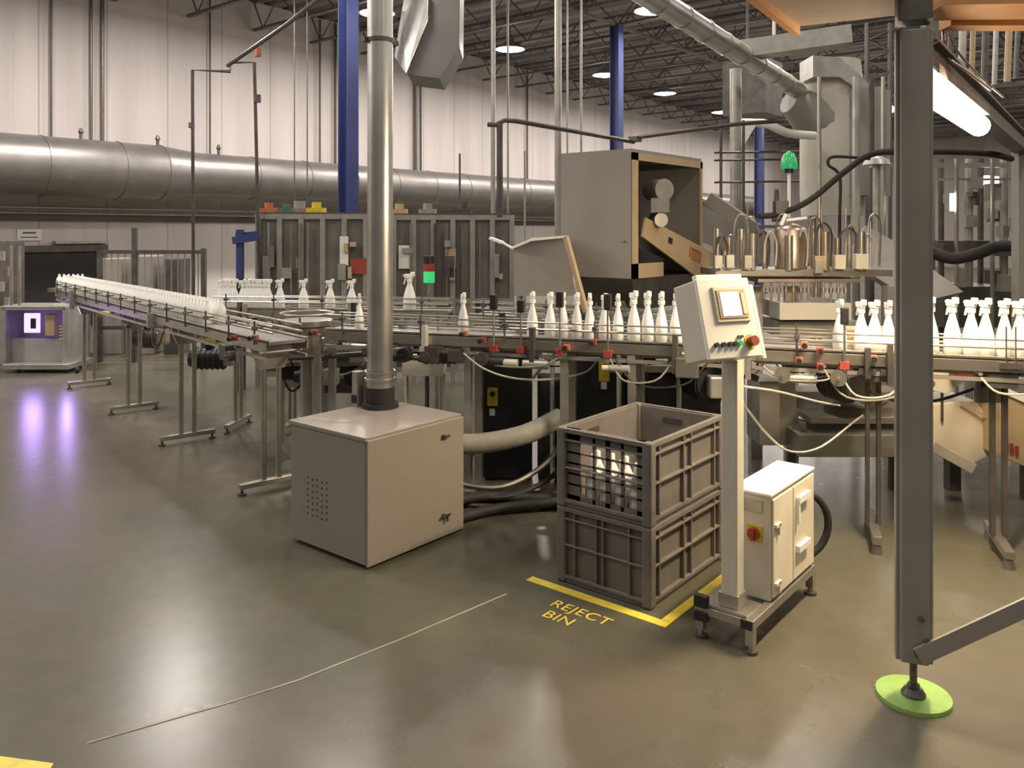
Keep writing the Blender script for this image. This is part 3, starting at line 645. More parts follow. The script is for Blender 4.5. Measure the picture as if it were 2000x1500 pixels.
# ------------------------------------------------------------------ conveyors
BZ = 1.10
def conveyor(name, lab, p0, p1, wd, legs, guides=True, z=BZ, rail_h=.062, legm='steel', two=True, brk=.45, clutter=14):
    p0 = Vector(p0); p1 = Vector(p1); d_ = p1-p0; L = d_.length; rz = math.atan2(d_.y, d_.x)
    c = thing(name, lab, 'conveyor', (p0.x, p0.y, 0), rz)
    MB().box((L/2, 0, z-.012), (L, wd-.04, .022)).build('belt', 'belt', c)
    for s in (-1, 1): MB().box((L/2, s*(wd/2), z-.04), (L, .012, rail_h)).box((L/2, s*(wd/2-.01), z+.008), (L, .03, .008)).build('side_frame', 'steel', c, bevel=.001)
    k = .1
    while k < L:
        MB().cyl((k, -wd/2, z-.085), (k, wd/2, z-.085), .012, n=8).build('return_roller', 'alu', c); k += .4
    for s in (-1, 1): MB().box((L/2, s*(wd/2-.01), z-.115), (L, .014, .022)).build('lower_rail', 'alu', c)
    for k in range(clutter):
        u = random.uniform(.15, L-.15); s = random.choice((-1, -1, 1)); m_ = random.choice(['alu', 'dsteel', 'steel', 'black', 'dsteel', 'hopgrey', 'cabgrey'])
        kind_ = k % 5; yy = s*(wd/2+.03)
        if kind_ == 0: MB().box((u, yy, z-.13), (random.uniform(.06, .14), .06, random.uniform(.05, .12))).build('terminal_box', m_, c, bevel=.004)
        elif kind_ == 1: MB().cyl((u, yy, z-.16), (u+random.uniform(.08, .2), yy, z-.16), random.uniform(.018, .04), n=12).build('air_cylinder', m_, c, smooth=True)
        elif kind_ == 2:
            e = u+random.uniform(.25, .6); dz = random.uniform(.06, .2)
            MB().tube([(u, yy, z-.1), (u+.25*(e-u), yy+s*.03, z-.1-dz), (u+.75*(e-u), yy+s*.03, z-.1-dz*.9), (min(e, L), yy, z-.1)], .006, 6).build('cable_loop', random.choice(['rubber', 'cable', 'hose']), c, smooth=True)
        elif kind_ == 3: MB().box((u, yy, z-.05), (.03, .05, random.uniform(.12, .26))).box((u, yy-s*.02, z-.10), (.09, .03, .03)).build('mounting_bracket', m_, c)
        else: MB().cyl((u, yy, z-.14), (u, yy+s*.05, z-.14), random.uniform(.02, .05), n=14).cyl((u, yy, z-.14), (u, yy+s*.07, z-.14), .01, n=8).build('hand_wheel', random.choice(['black', 'dsteel', 'steel']), c, smooth=True)
    if guides:
        for s in (-1, 1):
            g = MB().cyl((0, s*(wd/2-.045), z+.055), (L, s*(wd/2-.045), z+.055), .008, n=6).cyl((0, s*(wd/2-.045), z+.10), (L, s*(wd/2-.045), z+.10), .006, n=6)
            gr = g.build('guide_rail', 'steel', c)
            k = .15
            while k < L:
                bk = MB(); bk.cyl((k, s*(wd/2+.015), z-.03), (k, s*(wd/2+.015), z+.13), .007, n=6).cyl((k, s*(wd/2+.02), z+.08), (k, s*(wd/2-.045), z+.08), .006, n=6).box((k, s*(wd/2+.015), z+.08), (.03, .03, .025)); k += brk
                bk.build('guide_bracket', 'dsteel', gr)
    for u in legs:
        lg = MB()
        if two:
            for s in (-.055, .055): lg.cyl((u, s, .07), (u, s, z-.22), .02, n=10)
            lg.prism([(u-.02, -.09, z-.22), (u-.02, .09, z-.22), (u-.02, wd/2, z-.06), (u-.02, -wd/2, z-.06)], (.04, 0, 0))
        else:
            for s in (-wd/2+.03, wd/2-.03): lg.box((u, s, (z-.02)/2+.03), (.05, .03, z-.12))
            lg.box((u, 0, z-.1), (.05, wd, .05)).box((u, 0, .3), (.04, wd-.06, .04))
        l = lg.build('leg', legm, c, smooth=False)
        fb = MB().box((u, 0, .06), (.05, .46 if two else wd+.06, .035)).build('foot_bar', legm, l, bevel=.003)
        for s in (-1, 1):
            yy = s*(.21 if two else wd/2)
            MB().cyl((u, yy, 0), (u, yy, .012), .03, n=12).cyl((u, yy, .01), (u, yy, .05), .01, n=8).build('leveling_foot', 'dsteel', l)
    c['L'] = L
    return c, p0, rz, L
f0, f1, f2, f3 = G(175, 755), G(270, 803), G(372, 862), G(530, 955)
dirL = (f0-f3).normalized()
PL0 = f3-dirL*.25; PL1 = f0+dirL*1.0
cL = conveyor('bottle_conveyor', 'long conveyor on the left packed with white bottles', PL0, PL1, .30, [(f-PL0).dot(dirL) for f in (f3, f2, f1, f0)], z=1.06, clutter=26)
PM0 = Vector((3.78, 4.72, 0)); PM1 = Vector((5.75, -.55, 0)); dirM = (PM1-PM0).normalized()
def onM(px):     # parameter on main line at image column px
    t = (px-1000)/FPX; k = (Fw*1+Rt*t); n_ = Vector((-k.y, k.x, 0)); return -(PM0.dot(n_))/(dirM.dot(n_))
cM = conveyor('bottle_conveyor', 'main conveyor crossing behind the crates and the near post', PM0, PM1, .26, [onM(p) for p in (635, 925, 1110, 1240)], two=False, legm='alu', brk=.6, clutter=75)
for px in (1705, 1950):
    u = onM(px); c = cM[0]
    lg = MB()
    for s in (-.03, .03): lg.box((u+s, 0, (BZ-.1)/2+.05), (.022, .06, BZ-.2))
    lg.box((u, 0, BZ-.12), (.14, .24, .08))
    l = lg.build('leg', 'dsteel', c); MB().box((u, 0, .08), (.05, .5, .045)).build('foot_bar', 'steel', l, bevel=.003)
    for s in (-1, 1): MB().cyl((u, s*.22, 0), (u, s*.22, .05), .03, .022, n=12).cyl((u, s*.22, .05), (u, s*.22, .1), .012, n=8).build('leveling_foot', 'steel', l, smooth=True)
PB0 = W(425, 7.5); PB1 = W(880, 7.2); dirB = (PB1-PB0).normalized(); LB = (PB1-PB0).length
cB = conveyor('bottle_conveyor', 'rear conveyor in front of the glazed enclosure', PB0, PB1, .24, [.2, LB*.33, LB*.62, LB*.95], clutter=30)
PC0 = W(930, 6.9); PC1 = W(1330, 6.0); dirC = (PC1-PC0).normalized()
cC = conveyor('bottle_conveyor', 'feed conveyor leading under the grey hopper', PC0, PC1, .22, [.3, (PC1-PC0).length-.2], two=False, clutter=25)
# rotary table and drum
rt = W(600, 6.25)
r_ = thing('rotary_table', 'round stainless transfer table where the conveyors meet', 'table', rt)
MB().lathe([(.17, BZ-.03), (.19, BZ-.02), (.19, BZ+.02), (.17, BZ+.022)], n=32).build('disc', 'steel', r_, smooth=True)
MB().lathe([(.17, .86), (.175, 1.07)], n=32).build('drum', 'copper', r_, smooth=True)
MB().cyl((0, 0, .0), (0, 0, .86), .05, n=14).lathe([(.2, 0), (.2, .02)], n=20).build('pedestal', 'alu', r_, smooth=True)
MB().tube([(.2*math.cos(a), .2*math.sin(a), BZ+.07) for a in [k*PI/8 for k in range(17)]], .007, 6).build('guide_ring', 'steel', r_)

# ------------------------------------------------------------------ bottles
bp = [(.0, 0), (.038, .0), (.042, .008), (.042, .10), (.036, .125), (.020, .150), (.0145, .165), (.0145, .185), (.0, .185)]
plain = MB().lathe([(max(r, .0005), z) for r, z in bp], n=14, sy=.72).build('plain_bottle', 'bottle', None, smooth=True)
tag(plain, 'white bottle without trigger, packed in the double row on the left conveyor', 'bottle', 'packed bottles on the left conveyor')
perpL = Vector((-dirL.y, dirL.x, 0)); rzL = math.atan2(dirL.y, dirL.x)
sB = (W(420, 6.5)-PL0).dot(dirL)
first = True; u = sB; k = 0
while u < (PL1-PL0).length-.1:
    for row in (-1, 1):
        loc = PL0+dirL*(u+(.035 if row > 0 else 0))+perpL*row*.048; loc.z = 1.06
        if first: plain.location = loc; plain.rotation_euler = (0, 0, rzL+PI/2); first = False
        else:
            o = plain.copy(); COL.objects.link(o); o.location = loc; o.rotation_euler = (0, 0, rzL+PI/2)
    u += .078; k += 1
# trigger bottle
tb = MB().lathe([(max(r, .0005), z) for r, z in [(0, 0), (.044, 0), (.048, .012), (.047, .07), (.041, .105), (.029, .145), (.0175, .178), (.015, .20), (0, .20)]], n=16, sy=.7).build('spray_bottle', 'bottle', None, smooth=True)
MB().cyl((0, 0, .192), (0, 0, .218), .019, n=12).box((.006, 0, .236), (.062, .022, .030)).box((-.022, 0, .25), (.03, .02, .03)).prism([(.022, -.006, .226), (.032, -.006, .226), (.046, -.006, .178), (.038, -.006, .176)], (0, .012, 0)).box((.042, 0, .240), (.012, .014, .014)).build('spray_trigger', 'bottle', tb, bevel=.004)
tag(tb, 'x', 'bottle')
def put(px, D=None, base=None, lab='', group=None, sc=1.0, rot=None, z=BZ):
    if base == 'M': p = PM0+dirM*onM(px); r = math.atan2(dirM.y, dirM.x)
    elif base == 'B':
        t = (px-1000)/FPX; kk = Fw+Rt*t; n_ = Vector((-kk.y, kk.x, 0)); p = PB0+dirB*(-(PB0.dot(n_))/(dirB.dot(n_))); r = math.atan2(dirB.y, dirB.x)
    else: p = W(px, D); r = YAW-PI/2
    p.z = z
    o = dup(tb, p, (r+PI+(0 if base == 'B' else -1.15+random.uniform(-.25, .25))) if rot is None else rot, lab, group, sc); return o
# rear conveyor: cluster then spaced
for px in (433, 441, 450, 458, 474, 482, 489, 496, 503, 510, 517, 524):
    put(px, base='B', lab='white spray bottle in the tight bunch at the left end of the rear conveyor', group='bunched bottles on the rear conveyor', sc=.97)
for px, lab in ((547, 'spray bottle on the rear conveyor just right of the tight bunch'), (593, 'lone spray bottle on the rear conveyor above the round transfer table'), (645, 'spray bottle on the rear conveyor above the left edge of the red mark'), (687, 'spray bottle on the rear conveyor next to the tall silver pipe'),
                (800, 'larger white spray bottle right of the tall silver pipe, left of the green tower lamp')):
    put(px, base='B', lab='white '+lab if not lab.startswith('larger') else lab, sc=1.0 if px < 790 else 1.25)
for px, D, lab in ((662, 6.35, 'white spray bottle lower down, left of the silver pipe on the near side'), (702, 6.2, 'white spray bottle touching the left side of the silver pipe'), (820, 6.6, 'white spray bottle low behind the larger one, right of the silver pipe')):
    pass
put(905, base='M', lab='lone white spray bottle on the main conveyor, between silver pipe and black sensors', sc=1.05)
put(702, base='M', lab='white spray bottle on the main conveyor touching the left side of the silver pipe', sc=.95)
for i, px in enumerate((1040, 1075, 1100, 1127, 1152, 1181, 1207)):
    put(px, base='M', lab=['white spray bottle right of the second black sensor, before the hopper', 'white spray bottle left of the tan brace at the hopper foot', 'white spray bottle half hidden by the third black sensor', 'white spray bottle right behind the red clamp', 'white spray bottle between red clamp and fourth black sensor', 'white spray bottle left of the fourth black sensor', 'white spray bottle right of the fourth black sensor'][i], sc=1.12)
for i, px in enumerate((1238, 1265, 1292, 1320)):
    put(px, base='M', lab=['leftmost white spray bottle of the four above the crates', 'second of the four white spray bottles above the crates', 'third of the four white spray bottles above the crates', 'white spray bottle partly hidden by the operator panel'][i], sc=1.2, group='four bottles above the crates')
for i, px in enumerate((1640, 1682, 1708, 1735)):
    put(px, base='M', lab=['bright spray bottle behind the black sensor right of the panel', 'bright spray bottle left one of the pair beside the near post', 'bright spray bottle right one of the pair beside the near post', 'bright spray bottle tucked behind the left edge of the near post'][i], sc=1.12)
for i, px in enumerate((1818, 1860, 1897, 1925, 1962, 1992)):
    put(px, base='M', lab=['bright spray bottle just right of the near post', 'second bright spray bottle right of the near post', 'third bright spray bottle right of the near post', 'fourth bright spray bottle right of the near post', 'bright spray bottle behind the sensor rod at the right', 'bright spray bottle at the right picture edge'][i], sc=1.22, group='bright bottles right of the near post')
tb.location = PM0+dirM*onM(1790)+Vector((0, 0, BZ)); tb.rotation_euler = (0, 0, math.atan2(dirM.y, dirM.x)+PI); tb['label'] = 'bright spray bottle hidden behind the near post on the main conveyor'
# block of bottles at far left
for i in range(12):
    o = plain.copy(); COL.objects.link(o); p = W(116+ (i % 6)*9, 11.45+.09*(i//6)); p.z = 1.0; o.location = p; o['label'] = 'white bottle in the small block at the far left end'; o['group'] = 'bottle block at the far left'
solo('infeed_table', 'small steel table under the block of bottles at the far left', 'table', MB().bar(W(104, 11.5)+Vector((0,0,.97)), W(180, 11.5)+Vector((0,0,.97)), .3, .05).box(W(125, 11.5)+Vector((0,0,.48)), (.06, .06, .94)).box(W(170, 11.5)+Vector((0,0,.48)), (.06, .06, .94)), 'steel')

# black sensors on main line
for px, py, lab in ((980, 590, 'first black sensor on a rod left of the bottle row'), (1032, 598, 'second black sensor on a rod with a red bracket'), (1106, 585, 'third black sensor on a rod in front of bottles'), (1197, 590, 'fourth and tallest black sensor in the bottle row'), (1646, 617, 'black sensor head among the bright bottles right of the panel')):
    u = onM(px); b0 = PM0+dirM*u+Vector((dirM.y, -dirM.x, 0))*.16; D = b0.dot(Fw); zc = H-(py-HORIZ)*D/FPX
    s_ = thing('bottle_sensor', lab, 'sensor', (b0.x, b0.y, 1.0), math.atan2(dirM.y, dirM.x), 'black bottle sensors')
    MB().cyl((0, 0, 0), (0, 0, zc-1.0), .007, n=6).build('rod', 'steel', s_)
    MB().box((0, 0, zc-1.0), (.045, .04, .10 if px != 1032 else .08)).cyl((0, .01, zc-1.0), (0, .035, zc-1.0), .02, n=10).build('head', 'black', s_, bevel=.006)
    MB().box((0, 0, .03), (.05, .04, .04)).build('clamp', 'red', s_)

# red/orange adjust clamps along conveyors
for i, (px, dz) in enumerate(((470, -.03), (518, .01), (640, 0), (925, .04), (960, .0), (1120, -.02), (1170, .02), (1570, .06), (1600, .03), (1560, -.03), (1600, -.06), (1700, .0))):
    u = onM(max(px, 560)) if px > 530 else None
    p = (PM0+dirM*u+Vector((dirM.y, -dirM.x, 0))*.165) if u is not None else PL0+dirL*(.1 if px > 500 else .45)+Vector((-.2, 0, 0))
    p = Vector((p.x, p.y, BZ-.02+dz))
    side = Vector((dirM.y, -dirM.x, 0))
    k_ = thing('adjusting_clamp', 'red adjusting clamp on the conveyor side, '+['left end', 'at the corner leg', 'near the transfer table', 'right of the silver pipe', 'left of the first black sensor', 'below the tan brace', 'under the fourth black sensor', 'upper left one right of the panel', 'upper right one right of the panel', 'lower left one right of the panel', 'lower right one right of the panel', 'beside the near post'][i], 'clamp', p, math.atan2(dirM.y, dirM.x), 'red rail clamps')
    MB().box((0, 0, 0), (.04, .03, .035)).build('block', 'orange' if i % 2 else 'red', k_, bevel=.003)
    MB().cyl((0, -.0, 0), (0, -.05, 0), .006, n=6).cyl((0, -.05, 0), (0, -.065, 0), .016, n=10).build('knob', 'black', k_)

# ------------------------------------------------------------------ under-conveyor equipment: black drums, motors, cabinets
def xbox(nm, lab, cat, px0, px1, py0, py1, D, dep, m, group=None, zf=None, bevel=.01, onfloor=True):
    """box facing the camera side: between two columns and heights at depth D"""
    a = P(px0, py0, D); b = P(px1, py1, D); z0 = 0 if onfloor else b.z; z1 = a.z
    wd = (px1-px0)*D/FPX; c = W((px0+px1)/2, D+dep/2)
    mb = MB().box((c.x, c.y, (z0+z1)/2), (dep, wd, z1-z0), YAW)
    return mb, c, wd, z0, z1
for px0, px1, py0, D, lab, tagpy, tpx in ((942, 1040, 660, 5.9, 'black waste tub with a yellow tag, behind the grey cabinet', 775, 962), (1122, 1222, 665, 5.7, 'black waste tub with a taller yellow tag above the crates', 722, 1180)):
    mb, c, wd, z0, z1 = xbox('', '', '', px0, px1, py0, 860, D, .32, 'black')
    t = thing('waste_tub', lab, 'tub', (c.x, c.y, 0), 0, 'black waste tubs under the conveyor')
    mb.build('body', 'black', t, world=True, bevel=.02)
    MB().box((c.x, c.y, z1), (.36, wd+.04, .03), YAW).build('rim', 'black', t, world=True, bevel=.006)
    q = P(tpx, tagpy, D-.012)
    mb2 = MB().box(q, (.006, .075, .13 if px0 < 1000 else .16), YAW); mb2.build('yellow_tag', 'yellow', t, world=True)
    MB().box(q+Vector((-.004, 0, -.11)), (.004, .04, .05), YAW).build('white_label', 'paper', t, world=True)
    MB().cyl(q-Fw*.006+Vector((0,0,.02)), q-Fw*.002+Vector((0,0,.02)), .02, n=12).build('tag_emblem', 'black', t, world=True)
mb, c, wd, z0, z1 = xbox('', '', '', 1252, 1400, 730, 860, 5.45, .3, 'black'); solo('black_cabinet', 'low black cabinet behind the upper crate', 'cabinet', mb, 'black', bevel=.015)

def motor(p, ax, lab, r=.07, L=.2, m='dsteel'):
    p = Vector(p); ax = Vector(ax).normalized(); t = thing('gear_motor', lab, 'motor', p)
    mb = MB().cyl(p-ax*L/2, p+ax*L/2, r, n=16)
    for k in range(6): mb.cyl(p+ax*(-L/2+.02+k*(L-.04)/5), p+ax*(-L/2+.028+k*(L-.04)/5), r*1.1, n=16)
    mb.build('housing', m, t, world=True, smooth=True)
    MB().box(p+ax*(L/2+.05), (.12, .12, .13), YAW).build('gearbox', 'alu', t, world=True, bevel=.01)
    MB().box(p+Vector((0, 0, r+.02)), (.08, .07, .04), YAW).build('terminal_box', 'black', t, world=True, bevel=.004)
    MB().cyl(p-ax*(L/2), p-ax*(L/2+.04), r*.92, r*.8, n=16).build('fan_cover', 'black', t, world=True, smooth=True)
# centre-left clutter below belts
motor(P(660, 690, 6.2), Rt, 'dark gear motor under the belt left of the silver pipe')
motor(P(610, 735, 6.6), Rt, 'lower gear motor behind the box left of the silver pipe', .06)
motor(P(860, 690, 5.9), Rt, 'dark gear motor under the belt right of the silver pipe', .075, .24)
motor(P(1375, 745, 5.1), -Fw+Rt*.3, 'round black motor behind the panel pole', .11, .22, 'black')
motor(P(1640, 745, 5.15), -Fw+Rt*.2, 'dark motor hanging under the main conveyor right of the panel', .11, .2)
motor(P(1590, 712, 5.1), Rt, 'flat dark motor under the rail right of the panel', .05, .3)
motor(P(410, 700, 8.0), Rt, 'dark motor low behind the left conveyor', .10, .3, 'black')
motor(P(290, 660, 8.8), Rt, 'dark motor under the left conveyor far part', .1, .2)
solo('yellow_cover', 'yellow safety cover low behind the left conveyor', 'cover', MB().bar(P(385, 655, 8.2), P(440, 668, 8.2), .14, .10), 'yellow', bevel=.02)
solo('yellow_cover', 'small yellow cover under the far end of the left conveyor', 'cover', MB().bar(P(192, 612, 9.9), P(212, 614, 9.9), .1, .06), 'yellow', bevel=.01)
solo('small_lamp_box', 'small pinkish lit box under the left conveyor', 'box', MB().box(P(320, 655, 8.4), (.08, .08, .12), YAW), 'tan')
# machine side boxes and shelf tables in the centre
for px0, px1, py0, py1, D, dep, m, lab in (
    (790, 870, 700, 735, 6.3, .35, 'cream', 'pale open tray under the belt right of the silver pipe'),
    (540, 740, 672, 700, 6.6, .4, 'alu', 'shallow stainless drip tray below the transfer table'),
    (830, 960, 648, 668, 6.2, .3, 'dsteel', 'dark channel box right of the silver pipe'),
    (1075, 1125, 640, 665, 5.75, .2, 'cabgrey', 'small pale junction box under the bottles'),
    (1205, 1245, 655, 680, 5.5, .16, 'cabgrey', 'small pale junction box above the crates'),
    (1250, 1330, 652, 672, 5.3, .2, 'cabgrey', 'pale control box under the four bottles'),
    (1255, 1345, 715, 728, 5.4, .3, 'alu', 'thin stainless shelf above the black cabinet')):
    mb, c, wd, z0, z1 = xbox('', '', '', px0, px1, py0, py1, D, dep, m, onfloor=False)
    for px in (px0+4, px1-4):
        q = W(px, D+dep*.5); mb.box((q.x, q.y, z0/2), (.025, .025, z0+.004))
    solo('junction_box' if 'box' in lab else 'tray', lab, 'box' if 'box' in lab else 'tray', mb, m, bevel=.003)
mb, c, wd, z0, z1 = xbox('', '', '', 1050, 1108, 742, 860, 5.85, .3, 'dsteel'); solo('waste_tub', 'added dark brown box filling the gap between the two tagged black tubs', 'tub', mb, 'rubber', bevel=.02)  # dark panel built as an added box to darken the gap between tubs
for i, (y_, z_) in enumerate(((3.60, .05), (3.50, .12), (3.42, .04))):
    solo('suction_hose', 'dark thick hose lying on the floor behind the grey cabinet, '+['farthest from the crates', 'middle one of three', 'nearest the camera'][i], 'hose', MB().tube([Vector((3.64, y_, z_)), Vector((3.95, y_-.08, z_*.8+.01)), Vector((4.3, y_-.35, .06)), Vector((4.6, y_-.45, .06))], .032, 10), 'rubber', 'dark hoses on the floor behind the grey cabinet', smooth=True)
dv = thing('drive_station', 'dark low drive machinery under the round transfer table', 'machine', W(630, 7.0))
def dvb(px0, px1, py0, py1, D, dep, m, nm):
    a = P(px0, py0, D); b = P(px1, py1, D); c = W((px0+px1)/2, D+dep/2)
    return MB().box((c.x, c.y, (a.z+b.z)/2), (dep, (px1-px0)*D/FPX, a.z-b.z), YAW).build(nm, m, dv, world=True, bevel=.006)
dvb(545, 718, 708, 716, 6.9, .4, 'alu', 'top_plate'); dvb(555, 628, 716, 742, 6.95, .3, 'black', 'motor_cover'); dvb(640, 705, 716, 768, 6.95, .3, 'dsteel', 'gear_case')
dvb(560, 600, 742, 756, 6.9, .2, 'steel', 'clutch'); dvb(610, 636, 738, 752, 6.88, .1, 'alu', 'valve_box'); dvb(655, 680, 728, 740, 6.9, .06, 'alu', 'name_plate')
MB().cyl(P(690, 735, 6.9), P(690, 735, 6.9)-Fw*.05, .07, n=18).build('pulley', 'black', dv, world=True, smooth=True)
for px in (550, 712, 635):
    q = W(px, 7.05); MB().box((q.x, q.y, .34), (.05, .05, .68), YAW).build('leg', 'alu', dv, world=True)
for k, (a_, b_) in enumerate((((560, 690), (640, 745)), ((600, 688), (700, 720)), ((540, 700), (590, 750)))):
    MB().tube([P(*a_, 6.8), P((a_[0]+b_[0])/2, max(a_[1], b_[1])+12, 6.75), P(*b_, 6.85)], .008, 6).build('cable_loop', ['rubber', 'cable', 'rubber'][k], dv, world=True, smooth=True)
# hanging cables in the centre
solo('drooping_cable', 'light cable sagging below the main conveyor above the waste tubs', 'cable', MB().tube([P(905, 690, 5.3), P(945, 720, 5.3), P(1000, 738, 5.3), P(1070, 741, 5.3), P(1140, 728, 5.3), P(1165, 705, 5.3)], .007, 6), 'cable', smooth=True)
solo('support_strut', 'thin steel strut slanting below the main conveyor', 'strut', MB().cyl(P(1035, 745, 5.6), P(1095, 675, 5.6), .010, n=6), 'steel')
# dark pipes clutter along conveyor underside
rail_y = [(-.06, 'steel'), (-.14, 'alu')]
for i, (pa, pb_, D, r) in enumerate((((560, 700), (740, 690), 6.0, .02), ((770, 688), (900, 680), 5.9, .02), ((900, 668), (1100, 688), 5.8, .015), ((1110, 700), (1340, 708), 5.5, .015), ((1330, 690), (1480, 740), 5.0, .02))):
    solo('support_pipe', ['left end', 'right of the silver pipe', 'above the waste tubs', 'above the crates', 'behind the panel pole'][i]+' section of thin pipe under the main conveyor', 'pipe', MB().cyl(P(*pa, D), P(*pb_, D), r, n=8), 'alu' if i % 2 else 'dsteel', 'pipes under the main conveyor')

# ------------------------------------------------------------------ background enclosure
def enclosure(px0, px1, py0, D, dep, lab, cols, mpanel='smoke'):
    a = W(px0, D); b = W(px1, D); z1 = P(0, py0, D).z; ax = (b-a).normalized(); Lw = (b-a).length
    t = thing('machine_enclosure', lab, 'machine', (a.x, a.y, 0), math.atan2(ax.y, ax.x), 'glazed machine enclosures')
    for i in range(cols+1):
        u = Lw*i/cols
        for yy in (0, dep): MB().box((u, yy, z1/2), (.06, .06, z1)).build('post', 'alu', t)
    for zz in (z1-.03, .95, .12): MB().box((Lw/2, 0, zz), (Lw, .05, .06)).build('rail', 'alu', t)
    for i in range(cols):
        MB().box((Lw*(i+.5)/cols, .01, (z1+.95)/2), (Lw/cols-.06, .012, z1-1.0)).build('panel', mpanel, t)
        MB().box((Lw*(i+.5)/cols, .01, .53), (Lw/cols-.06, .02, .78)).build('lower_panel', 'alu' if i % 2 else 'dsteel', t)
    MB().box((Lw/2, dep/2, z1), (Lw, dep, .04)).build('roof_plate', 'dsteel', t)
    return t, Lw, z1
e1, L1, z1 = enclosure(505, 715, 418, 9.6, 1.2, 'left glazed machine enclosure behind the rear conveyor', 5)
e2, L2, z2 = enclosure(770, 1000, 420, 9.9, 1.2, 'right glazed machine enclosure between silver pipe and hopper', 6)
for k in range(14):
    t, L_, z_1 = (e1, L1, z1) if k < 8 else (e2, L2, z2)
    u = random.uniform(.1, L_-.1)
    MB().box((u, -.05, random.uniform(1.15, z_1-.15)), (random.uniform(.04, .14), .05, random.uniform(.05, .3))).build('fitting', random.choice(['alu', 'steel', 'dsteel', 'tan', 'hopgrey', 'red' if k == 3 else 'alu']), t)
for k in range(10):
    t, L_, z_1 = (e1, L1, z1) if k % 2 else (e2, L2, z2)
    u = random.uniform(.1, L_-.1)
    MB().cyl((u, -.06, 1.0), (u, -.06, z_1-.1), random.uniform(.008, .02), n=6).build('pipe_riser', random.choice(['steel', 'dsteel', 'alu']), t)
for px, lab, m, D, sz in ((525, 'orange fitting on top of the left enclosure', 'orange', 9.9, .14), (560, 'dark green valve on top of the left enclosure', 'dullgreen', 9.9, .12), (618, 'yellow lamp on top of the left enclosure', 'yellow', 9.9, .16), (585, 'grey blower on top of the left enclosure', 'hopgrey', 10.1, .2), (780, 'tan bracket on top of the right enclosure', 'tan', 10.2, .15), (835, 'pale fitting on top of the right enclosure', 'alu', 10.2, .16), (905, 'dark blower on top of the right enclosure', 'dsteel', 10.2, .16)):
    p = W(px, D); p.z = z1+.02 if px < 720 else z2+.02
    solo('roof_fitting', lab, 'fitting', MB().box(p+Vector((0,0,.03)), (sz, sz*1.3, .06), YAW).cyl(p+Vector((0,0,.05)), p+Vector((0,0,.05+sz*.5)), sz*.35, n=12), m)
# inside colour accents and notices
for px, py, w_, h_, m, lab, nm in ((790, 502, .14, .28, 'paper', 'white notice sheet on the right enclosure', 'notice'), (672, 490, .10, .34, 'paper', 'pale narrow notice sheet on the left enclosure', 'notice'), (700, 520, .18, .18, 'red', 'red sign plate on the left enclosure beside the silver pipe', 'sign_plate'), (520, 520, .10, .22, 'red', 'dull red plate at the left end of the left enclosure', 'sign_plate'), (880, 505, .13, .24, 'tan', 'tan plate on the right enclosure beside the tower lamp', 'sign_plate')):
    q = P(px, py, 9.56 if px < 720 else 9.86); solo(nm, lab, 'sign', MB().box(q, (.01, w_, h_), YAW), m)
# blue jib
bj = thing('blue_lift_post', 'blue lift post with a short arm left of the glazed enclosure', 'lift', W(470, 9.3))
MB().box(P(469, 530, 9.3), (.07, .07, .95), YAW).build('mast', 'blue', bj, world=True)
a_ = P(469, 620, 9.3); MB().box((a_.x, a_.y, a_.z/2), (.1, .1, a_.z), YAW).build('lower_mast', 'dsteel', bj, world=True)
MB().bar(P(457, 470, 9.3), P(505, 462, 9.3), .12, .08).bar(P(462, 459, 9.35), P(500, 455, 9.35), .08, .04).build('arm', 'blue', bj, world=True)
MB().box(P(471, 560, 9.25), (.1, .12, .18), YAW).build('carriage', 'black', bj, world=True)
# tower lamp
tw = thing('tower_lamp', 'signal tower lamp with lit green segment beside the right enclosure', 'signal lamp', W(838, 8.6))
q = W(838, 8.6)
MB().cyl((q.x, q.y, 0), (q.x, q.y, P(0, 552, 8.6).z), .015, n=8).build('pole', 'alu', tw, world=True)
for pyb, pyt, m in ((552, 530, 'greenlit'), (530, 515, 'red'), (515, 500, 'black')):
    MB().cyl((q.x, q.y, P(0, pyb, 8.6).z), (q.x, q.y, P(0, pyt, 8.6).z), .06, n=14).build('lamp_segment', m, tw, world=True)

# ------------------------------------------------------------------ far left: cage, workstation, machine
cg = thing('guard_cage', 'grey framed guard fence in front of the back wall, left', 'fence', W(300, 11.2))
for px, pt in ((195, 490), (263, 445), (398, 485)):
    a_ = P(px, pt, 11.2); MB().box((a_.x, a_.y, a_.z/2), (.06, .06, a_.z), YAW).build('post', 'dsteel', cg, world=True)
for py in (492, 640): MB().bar(P(195, py, 11.2), P(398, py, 11.2), .05, .05).build('rail', 'dsteel', cg, world=True)
for px in range(205, 398, 13):
    MB().cyl(P(px, 492, 11.2), P(px, 640, 11.2), .008, n=5).build('bar', 'alu', cg, world=True)
for px0, px1, py0, py1, m, lab in ((270, 312, 500, 548, 'hopgrey', 'light grey control box behind the guard fence'), (330, 362, 505, 580, 'dsteel', 'dark cabinet behind the guard fence'), (205, 250, 505, 570, 'hopgrey', 'grey locker behind the left part of the guard fence')):
    mb, c, wd, z0, z1_ = xbox('', '', '', px0, px1, py0, py1, 11.9, .4, m); solo('electrical_locker', lab, 'cabinet', mb, m, bevel=.01)
ws = thing('inspection_station', 'pale framed inspection station with violet screens at the far left', 'workstation', W(95, 10.4))
def wsb(px0, px1, py0, py1, D, dep, m, nm):
    a = P(px0, py0, D); b = P(px1, py1, D); c = W((px0+px1)/2, D+dep/2)
    return MB().box((c.x, c.y, (a.z+b.z)/2), (dep, (px1-px0)*D/FPX, a.z-b.z), YAW).build(nm, m, ws, world=True, bevel=.005)
